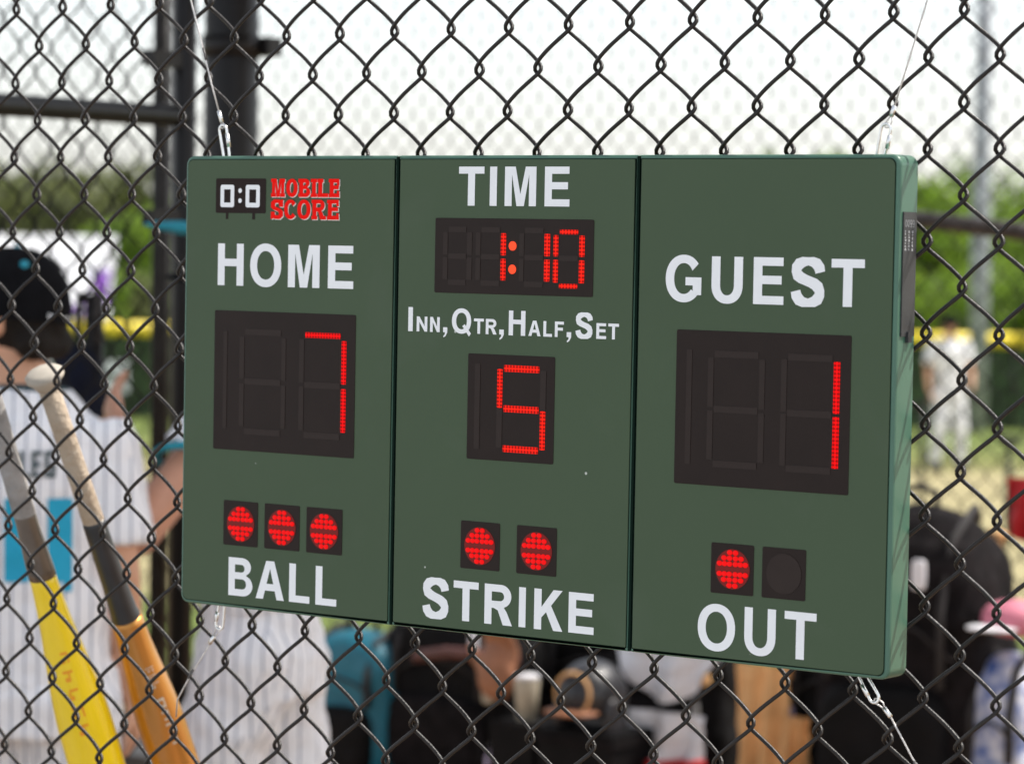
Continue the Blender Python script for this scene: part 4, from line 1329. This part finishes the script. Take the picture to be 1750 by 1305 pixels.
# helmet
hp = on_y(1012, 1185, 3.86)
hel = thing('batting_helmet', 'dark batting helmet with tan brim on the bench', 'helmet', (hp.x, 3.86, hp.z - .09))
mb = MB(); vs = []; fs = []
for j in range(11):
    ph = math.radians(-25 + 115 * j / 10)
    for i in range(28):
        th = 2 * math.pi * i / 28
        vs.append((.082 * math.cos(th) * math.cos(ph), .10 * math.sin(th) * math.cos(ph), .09 + .085 * math.sin(ph)))
for j in range(10):
    for i in range(28): fs.append((j * 28 + i, j * 28 + (i + 1) % 28, (j + 1) * 28 + (i + 1) % 28, (j + 1) * 28 + i))
mb.add(vs, fs, True); mb.build('shell', M['helmet'], hel)
mb = MB(); mb.sq((.0, -.09, .055), (.070, .05, .008), .8); mb.build('brim', M['leather'], hel)
for s in (-1, 1):
    MB().sq((s * .074, -.005, .035), (.014, .045, .055), .7).build('ear_guard', M['helmet'], hel)
MB().tube([(.05 * math.cos(a), -.083 * 1, .10 + .05 * math.sin(a)) for a in [2 * math.pi * k / 20 for k in range(20)]], .0045, 6, closed=True).build('trim_ring', M['tan'], hel)
# stand for the helmet: rests on a box
hb = thing('gear_box', 'black gear box under the helmet', 'box', (hp.x, 3.9, SEAT))
MB().box((0, 0, (hp.z - .09 + .005 - SEAT) / 2), (.22, .22, hp.z - .09 + .005 - SEAT)).build('box_body', M['black_nylon'], hb)
MB().box((0, 0, hp.z - .09 - SEAT - .02), (.23, .23, .02)).build('lid', M['charcoal'], hb)


def drape(name, label, cat, px0, px1, py0, py1, Y, material, sag=.3, th=.006, trim=None):
    a = on_y(px0, py0, Y); b2 = on_y(px1, py0, Y); c = on_y((px0 + px1) / 2, py1, Y)
    w = b2.x - a.x; h = a.z - c.z
    root = thing(name, label, cat, (a.x, Y, c.z))
    nx_, nz_ = 26, 18
    vs = []
    for i in range(nx_ + 1):
        for k in range(nz_ + 1):
            fx = i / nx_; fz = k / nz_
            zz = h - h * fz * ((1 - sag) + sag * math.sin(math.pi * fx))
            yy_ = .018 * math.sin(fx * 17 + fz * 2) * (.3 + fz) + .012 * noise.noise(Vector((fx * 4, fz * 4, px0 * .1)))
            vs.append((fx * w, yy_, zz))
    fs = [(i * (nz_ + 1) + k, (i + 1) * (nz_ + 1) + k, (i + 1) * (nz_ + 1) + k + 1, i * (nz_ + 1) + k + 1) for i in range(nx_) for k in range(nz_)]
    n_ = len(vs)
    mb = MB()
    edge = []
    mb.add(vs + [(x, y + th, z) for x, y, z in vs], fs + [tuple(i + n_ for i in reversed(f)) for f in fs], True)
    mb.build('cloth', material, root)
    if trim:
        MB().tube([(x, y - .004, z + .012) for x, y, z in [vs[i * (nz_ + 1) + nz_] for i in range(nx_ + 1)]], .012, 8).build('hem', trim, root)
    return root


drape('towel', 'white towel drooping over the black ball bag', 'towel', 1045, 1232, 1080, 1200, 4.00, M['white_cloth'], .75)
drape('jersey_bundle', 'white jersey with red trim under the towel', 'jersey', 1040, 1205, 1205, 1312, 3.96, M['white_cloth'], .1, trim=M['red_cloth'])
drape('canvas_apron', 'tan canvas cloth hanging between the black bags', 'cloth', 1258, 1352, 1130, 1330, 4.06, M['tan'], .12)
drape('canvas_apron', 'short tan canvas cloth hanging low beside the longer one', 'cloth', 1340, 1386, 1222, 1330, 4.03, M['tan'], .1)
drape('jacket', 'red jacket hung beyond the blue patterned bag', 'jacket', 1722, 1830, 815, 935, 4.50, M['red_cloth'], .25)

# pink and white cap
cp_ = on_y(1735, 1065, 3.98)
pc = thing('sun_cap', 'pink and white cap on top of the patterned bag', 'cap', (cp_.x, 3.98, cp_.z - .02))
mb = MB(); mb.sq((0, 0, .032), (.075, .075, .042), .9); mb.build('crown', M['pink'], pc)
mb = MB(); mb.sq((-.02, -.07, .014), (.060, .05, .007), .8); mb.build('bill', M['white_cloth'], pc)
# wooden bat standing in the sun
wb_t = on_y(1706, 905, 4.32); wb_b = Vector((wb_t.x - .05, 4.30, SEAT))
wroot = thing('wooden_bat', 'sunlit wooden bat standing behind the bulky black backpack', 'bat', wb_b)
d = wb_t - wb_b; Lw = d.length; d.normalize()
MB().tube([d * s for s, r in [(0, 0), (.002, .02), (.01, .031), (.30, .033), (.40, .032), (.55, .026), (Lw - .05, .016), (Lw - .02, .0135)]], [.001, .02, .031, .033, .032, .026, .016, .0135], 20).build('barrel', M['tan'], wroot)
MB().tube([d * (Lw - .025), d * (Lw - .015), d * (Lw - .004), d * Lw], [.0135, .024, .024, .004], 18).build('knob', M['tan'], wroot)
# glove, cup, bottle
gpz = on_y(852, 1135, 3.88)
gl = MB()
hand(gl, (0, 0, -.07), (0.1, 0, 1), (0, -1, 0), .45, 1.25, 1)
gl.sq((0, -.01, -.02), (.055, .03, .07), .9)
tag(bake(gl, 'fielding_glove', M['leather'], None, .009, 3), 'brown leather fielding glove resting against the black backpack', 'glove').location = gpz
cu = on_y(900, 1195, 3.86)
cup = thing('drink_cup', 'cream drink cup beside the glove', 'cup', (cu.x, 3.86, cu.z - .05))
MB().tube([(0, 0, 0), (0, 0, .001), (0, 0, .10), (0, 0, .104)], [.022, .024, .032, .030], 18).build('cup_wall', M['cream'], cup)
MB().tube([(0, 0, .104), (0, 0, .112)], [.033, .031], 18).build('lid', M['white_cloth'], cup)
cs = MB(); cs.box((0, 0, (cu.z - .05 - SEAT) / 2), (.13, .13, cu.z - .05 - SEAT))
tag(cs.build('cooler_box', M['black_nylon'], None, (cu.x, 3.86, SEAT)), 'small black cooler box under the cream cup', 'cooler')
bo = on_y(846, 1262, 3.84)
bt = thing('water_bottle', 'lavender water bottle with pale cap on the bench', 'bottle', (bo.x, 3.84, SEAT))
hb_ = bo.z - SEAT
MB().tube([(0, 0, 0), (0, 0, .004), (0, 0, hb_ * .72), (0, 0, hb_ * .86), (0, 0, hb_ * .9)], [.022, .025, .025, .014, .013], 16).build('bottle_wall', M['lav'], bt)
MB().tube([(0, 0, hb_ * .88), (0, 0, hb_ * 1.02)], [.015, .014], 14).build('cap', M['white_cloth'], bt)
# navy bag shape standing in for a dark crouched figure beyond the capped player
nb_ = at(150, 585, 6.4)
nb = thing('figure_stand_in', 'dark navy bag standing in for a crouched figure behind the capped player', 'bag', (nb_.x, nb_.y, nb_.z - .30))
q = MB(); q.sq((-.03, 0, .19), (.055, .06, .11), .8); q.sq((.03, 0, .03), (.11, .07, .10), .8)
bake(q, 'bag_body', M['navy'], nb, .012, 4, .02, .08)
MB().tube([(-.03, 0, .31), (-.02, 0, .40), (.02, 0, .41), (.03, 0, .30)], .008, 8).build('strap', M['strap'], nb)
st = Vector(nb.location)
pst = thing('bag_stand', 'dark post the navy bag hangs from', 'post', (st.x, st.y, 0))
MB().tube([(0, .02, -.2), (0, .02, st.z + .40)], .02, 12).build('pole', M['pipe'], pst)
MB().tube([(0, .02, st.z + .39), (0, -.03, st.z + .39)], .008, 8).build('hook', M['pipe'], pst)

# ------------------------------------------------------------------ the field
M['cap_yellow'] = mat('yellow_fence_capping', (.78, .60, .02), .5, var=.08, vscale=2)
M['screen'] = mat('green_wind_screen', (.035, .060, .022), .9, var=.5, vscale=2.5, bump=.3, bscale=20)
M['sign_white'] = mat('white_sign_panel', (.78, .78, .80), .6)
M['sign_purple'] = mat('purple_sign_print', (.18, .05, .36), .6)
M['galv'] = mat('galvanised_pole', (.34, .35, .37), .5, metal=.3, var=.1, vscale=2)
RF = 55.0
of = thing('outfield_fence', 'low outfield fence with bright yellow capping', 'fence', field(RF, 0))
of.rotation_euler = (0, 0, math.atan2(LAT.y, LAT.x))
capz = CAMH - 1.41 - ground_z(field(RF, 0))
for k in range(-9, 9):
    MB().tube([(k * 3 + .03, 0, capz), (k * 3 + 2.95, 0, capz)], .125, 12).build('yellow_capping', M['cap_yellow'], of)
    MB().box((k * 3 + 1.5, .06, capz / 2 - .06), (2.92, .03, capz - .16)).build('screen_panel', M['screen'], of)
    MB().tube([(k * 3, .1, -.3), (k * 3, .1, capz)], .04, 10).build('post', M['pipe'], of)
lat0 = (150 - 875) / 5250 * RF
bn = thing('fence_banner', 'pale banner tied to the outfield fence below its yellow capping', 'banner', field(RF - .3, lat0))
bn.rotation_euler = of.rotation_euler
MB().box((0, 0, .75), (1.5, .03, .55)).build('banner_sheet', M['sign_white'], bn)
MB().box((.1, -.02, .78), (.9, .012, .12)).build('print_band', M['screen'], bn)
for s in (-.7, .7): MB().tube([(s, .02, 0), (s, .02, 1.05)], .015, 8).build('tie_post', M['pipe'], bn)
RB = 58.0
lat1 = (75 - 875) / 5250 * RB
sg_ = thing('sign_board', 'white sign board with purple print beyond the outfield fence', 'sign', field(RB, lat1))
sg_.rotation_euler = of.rotation_euler
zc2 = CAMH - ground_z(field(RB, lat1))
zt2 = zc2 + 22 / 5250 * RB; zb2 = zc2 - 116 / 5250 * RB
TI = Matrix.Rotation(math.radians(-38), 3, 'X')              # tilt added so the sun brightens the white panel
zm2 = (zt2 + zb2) / 2; hh = (zt2 - zb2) / math.cos(math.radians(38))
MB().box((0, 0, zm2), (2.55, .06, hh), TI).build('panel', M['sign_white'], sg_)
for (x, z, w, h) in ((1.08, -.25, .30, .85), (.55, -hh / 2 + .16, .62, .22), (.18, .12, .12, .26)):
    MB().box(Vector((0, 0, zm2)) + TI @ Vector((x, -.037, z)), (w, .012, h), TI).build('purple_print', M['sign_purple'], sg_)
for s in (-1.1, 1.1): MB().tube([(s, .06, -.3), (s, .06, zt2 - .05)], .05, 10).build('post', M['galv'], sg_)
RP = 53.5
pl = thing('light_pole', 'tall galvanised light pole in front of the outfield fence', 'pole', field(RP, (1672 - 875) / 5250 * RP))
MB().tube([(0, 0, -.3), (0, 0, 3), (0, 0, 14)], [.17, .165, .11], 16).build('shaft', M['galv'], pl)
MB().box((0, 0, 14), (2.2, .12, .12)).build('crossarm', M['galv'], pl)
for k in range(4):
    MB().sq((-.9 + .6 * k, -.2, 13.85), (.2, .16, .2), .6).build('floodlight', M['galv'], pl)

# players out on the field
fp = field(34.0, (1622 - 875) / 5250 * 34.0)
M['grey_cloth'] = mat('white_grey_uniform', (.74, .74, .76), .8, var=.05, vscale=5)
armsF = [((-.185, 0, 1.40), (-.25, .03, 1.14), (-.20, .17, .98), (1, 0, 0), .5), ((.188, 0, 1.40), (.26, .0, 1.13), (.27, .08, .90), (-1, 0, 0), .5)]
legsF = [((-.12, .06, .50), (-.16, 0, .08)), ((.12, .06, .50), (.16, 0, .08))]
person('far player in white uniform standing on the grass before the yellow capping', tuple(fp), (-VIEW + LAT * .3).normalized(), 0, armsF, legsF, M['skin'], M['grey_cloth'], M['grey_cloth'], 1.0, M['cap'], voxel=.016, detail=True)
# thin stakes on the grass
for px, pyt, r_, lab in ((1579, 690, 24.0, 'thin dark stake standing on the grass by the scoreboard edge'), (1727, 752, 20.0, 'thin dark stake with a crossbar near the red jacket')):
    la = (px - 875) / 5250 * r_
    b_ = field(r_, la)
    zt = at(px, pyt, r_).z - b_.z
    stk = thing('field_stake', lab, 'stake', b_)
    MB().tube([(0, 0, -.2), (0, 0, zt)], .022, 10).build('shaft', M['pipe'], stk)
    MB().box((0, 0, zt), (.16 if px > 1700 else .07, .07, .05)).build('head', M['pipe'], stk)

# trees ------------------------------------------------------------
def leaf_mat(name, c1, c2):
    mt = bpy.data.materials.new(name); mt.use_nodes = True
    n = mt.node_tree.nodes; l = mt.node_tree.links; b = n['Principled BSDF']
    b.inputs['Roughness'].default_value = .6
    tc = n.new('ShaderNodeTexCoord'); nz = n.new('ShaderNodeTexNoise'); nz.inputs['Scale'].default_value = 1.1; nz.inputs['Detail'].default_value = 5
    l.new(tc.outputs['Object'], nz.inputs['Vector'])
    rp = n.new('ShaderNodeValToRGB'); rp.color_ramp.elements[0].position = .35; rp.color_ramp.elements[1].position = .65
    rp.color_ramp.elements[0].color = (*c1, 1); rp.color_ramp.elements[1].color = (*c2, 1)
    l.new(nz.outputs['Fac'], rp.inputs['Fac']); l.new(rp.outputs['Color'], b.inputs['Base Color'])
    tr = n.new('ShaderNodeBsdfTranslucent'); l.new(rp.outputs['Color'], tr.inputs['Color'])
    ms = n.new('ShaderNodeMixShader'); ms.inputs[0].default_value = .55
    out = n['Material Output']
    l.new(b.outputs[0], ms.inputs[1]); l.new(tr.outputs[0], ms.inputs[2]); l.new(ms.outputs[0], out.inputs['Surface'])
    return mt


M['leaf_a'] = leaf_mat('fresh_green_leaves', (.095, .175, .013), (.23, .35, .030))
M['leaf_b'] = leaf_mat('olive_leaves', (.095, .115, .032), (.18, .205, .065))
M['bark'] = mat('bark', (.12, .09, .065), .9, var=.3, vscale=4)


def crown_mesh(name, seed, h, rx, n_leaf, leaf):
    r_ = np.random.default_rng(seed)
    nclump = 34
    cl = []
    for k in range(nclump):
        u = r_.normal(size=3); u /= np.linalg.norm(u)
        q = r_.uniform(.35, .95)
        cl.append((np.array([u[0] * rx * q, u[1] * rx * q, h * .58 + u[2] * h * .40 * q]), r_.uniform(.16, .34) * rx))
    V = []; F = []
    for k in range(n_leaf):
        c, cr = cl[r_.integers(nclump)]
        u = r_.normal(size=3); u /= np.linalg.norm(u)
        p = c + u * cr * r_.uniform(.55, 1.05)
        if p[2] < h * .06: continue
        a = r_.normal(size=3); a /= np.linalg.norm(a)
        b_ = np.cross(a, u); b_ /= np.linalg.norm(b_) + 1e-9
        a = a * leaf * r_.uniform(.6, 1.2); b_ = b_ * leaf * r_.uniform(.35, .7)
        o = len(V)
        V += [tuple(p - a), tuple(p + b_), tuple(p + a), tuple(p - b_)]
        F.append((o, o + 1, o + 2, o + 3))
    me = bpy.data.meshes.new(name); me.from_pydata(V, [], F); me.update()
    return me


def trunk_mesh(name, seed, h, r0):
    r_ = random.Random(seed)
    mb = MB()
    mb.tube([(0, 0, -.3), (r_.uniform(-.1, .1), 0, h * .3), (r_.uniform(-.2, .2), r_.uniform(-.2, .2), h * .8)], [r0, r0 * .8, r0 * .2], 10)
    for k in range(7):
        a = k * 2.4; z = h * (.25 + .07 * k)
        mb.tube([(0, 0, z), (math.cos(a) * h * .12, math.sin(a) * h * .12, z + h * .1), (math.cos(a) * h * .24, math.sin(a) * h * .24, z + h * .22)], [r0 * .4, r0 * .25, r0 * .06], 6)
    return mb.mesh(name)


protos = []
for sd, (h, rx) in enumerate(((6.0, 3.2), (5.2, 3.6), (7.0, 3.0))):
    c = crown_mesh('crown', sd + 3, h, rx, 5200, .16)
    tme = trunk_mesh('trunk', sd, h, .2); tme.materials.append(M['bark'])
    protos.append((h, rx, c, tme))
crowns = {}


def tree(r, px, top_py, v, mt, label, group):
    la = (px - 875) / 5250 * r
    p = field(r, la)
    hz = 652.5 - 216 + (px - 875) * .0132
    want = CAMH + (hz - top_py) / 5250 * r - p.z
    h, rx, c, tme = protos[v]
    s = want / (h * .98)
    root = thing('tree', label, 'tree', p, random.uniform(0, 6.28), group)
    root.scale = (s * 1.05, s * 1.05, s)
    key = (v, mt.name)
    if key not in crowns:
        cc = c.copy(); cc.materials.append(mt); crowns[key] = cc
    link('crown', crowns[key], root); link('trunk', tme, root)


GT = 'trees beyond the outfield'
k = 0
for px, top, r, mt in ((-260, 300, 96, 'leaf_b'), (-130, 270, 92, 'leaf_b'), (-20, 292, 95, 'leaf_b'), (70, 262, 88, 'leaf_b'), (150, 300, 92, 'leaf_b'), (215, 340, 84, 'leaf_a'), (300, 318, 80, 'leaf_a'), (420, 340, 90, 'leaf_a'), (560, 330, 96, 'leaf_a'), (720, 300, 90, 'leaf_b'), (880, 310, 95, 'leaf_a'),
                       (1030, 330, 92, 'leaf_a'), (1180, 310, 96, 'leaf_a'), (1310, 290, 88, 'leaf_a'), (1410, 236, 84, 'leaf_a'), (1510, 268, 92, 'leaf_a'), (1578, 330, 86, 'leaf_a'), (1640, 372, 90, 'leaf_a'), (1725, 322, 88, 'leaf_a'), (1810, 300, 94, 'leaf_a'), (1930, 280, 90, 'leaf_a'), (2060, 300, 95, 'leaf_b')):
    lab = {1410: 'tall fresh green tree whose crown rises over the top of the GUEST section', 1640: 'low fresh green tree directly behind the galvanised light pole', 1725: 'fresh green tree just past the light pole, above the handrail', 1578: 'fresh green tree above the handrail, next to the battery cover', 300: 'fresh green tree seen beside the gate upright', 215: 'small fresh green tree next to the white sign board'}.get(px) or ('olive green leafy tree beyond the white sign board' if mt == 'leaf_b' and px < 400 else ('fresh green leafy tree beyond the outfield capping' if mt == 'leaf_a' else 'dull olive tree among the fresh green ones'))
    tree(r, px, top, k % 3, M[mt], lab, GT + (' on the olive side' if mt == 'leaf_b' and px < 400 else ''))
    k += 1
# low shrubs filling the line under the crowns
for i in range(22):
    px = -200 + i * 100
    r = 70 + (i % 3) * 3
    tree(r, px + random.uniform(-25, 25), 470 + random.uniform(-30, 25), i % 3, M['leaf_a'] if i % 4 else M['leaf_b'], 'low bushy shrub in the row right behind the outfield fence', 'shrubs behind the outfield fence')
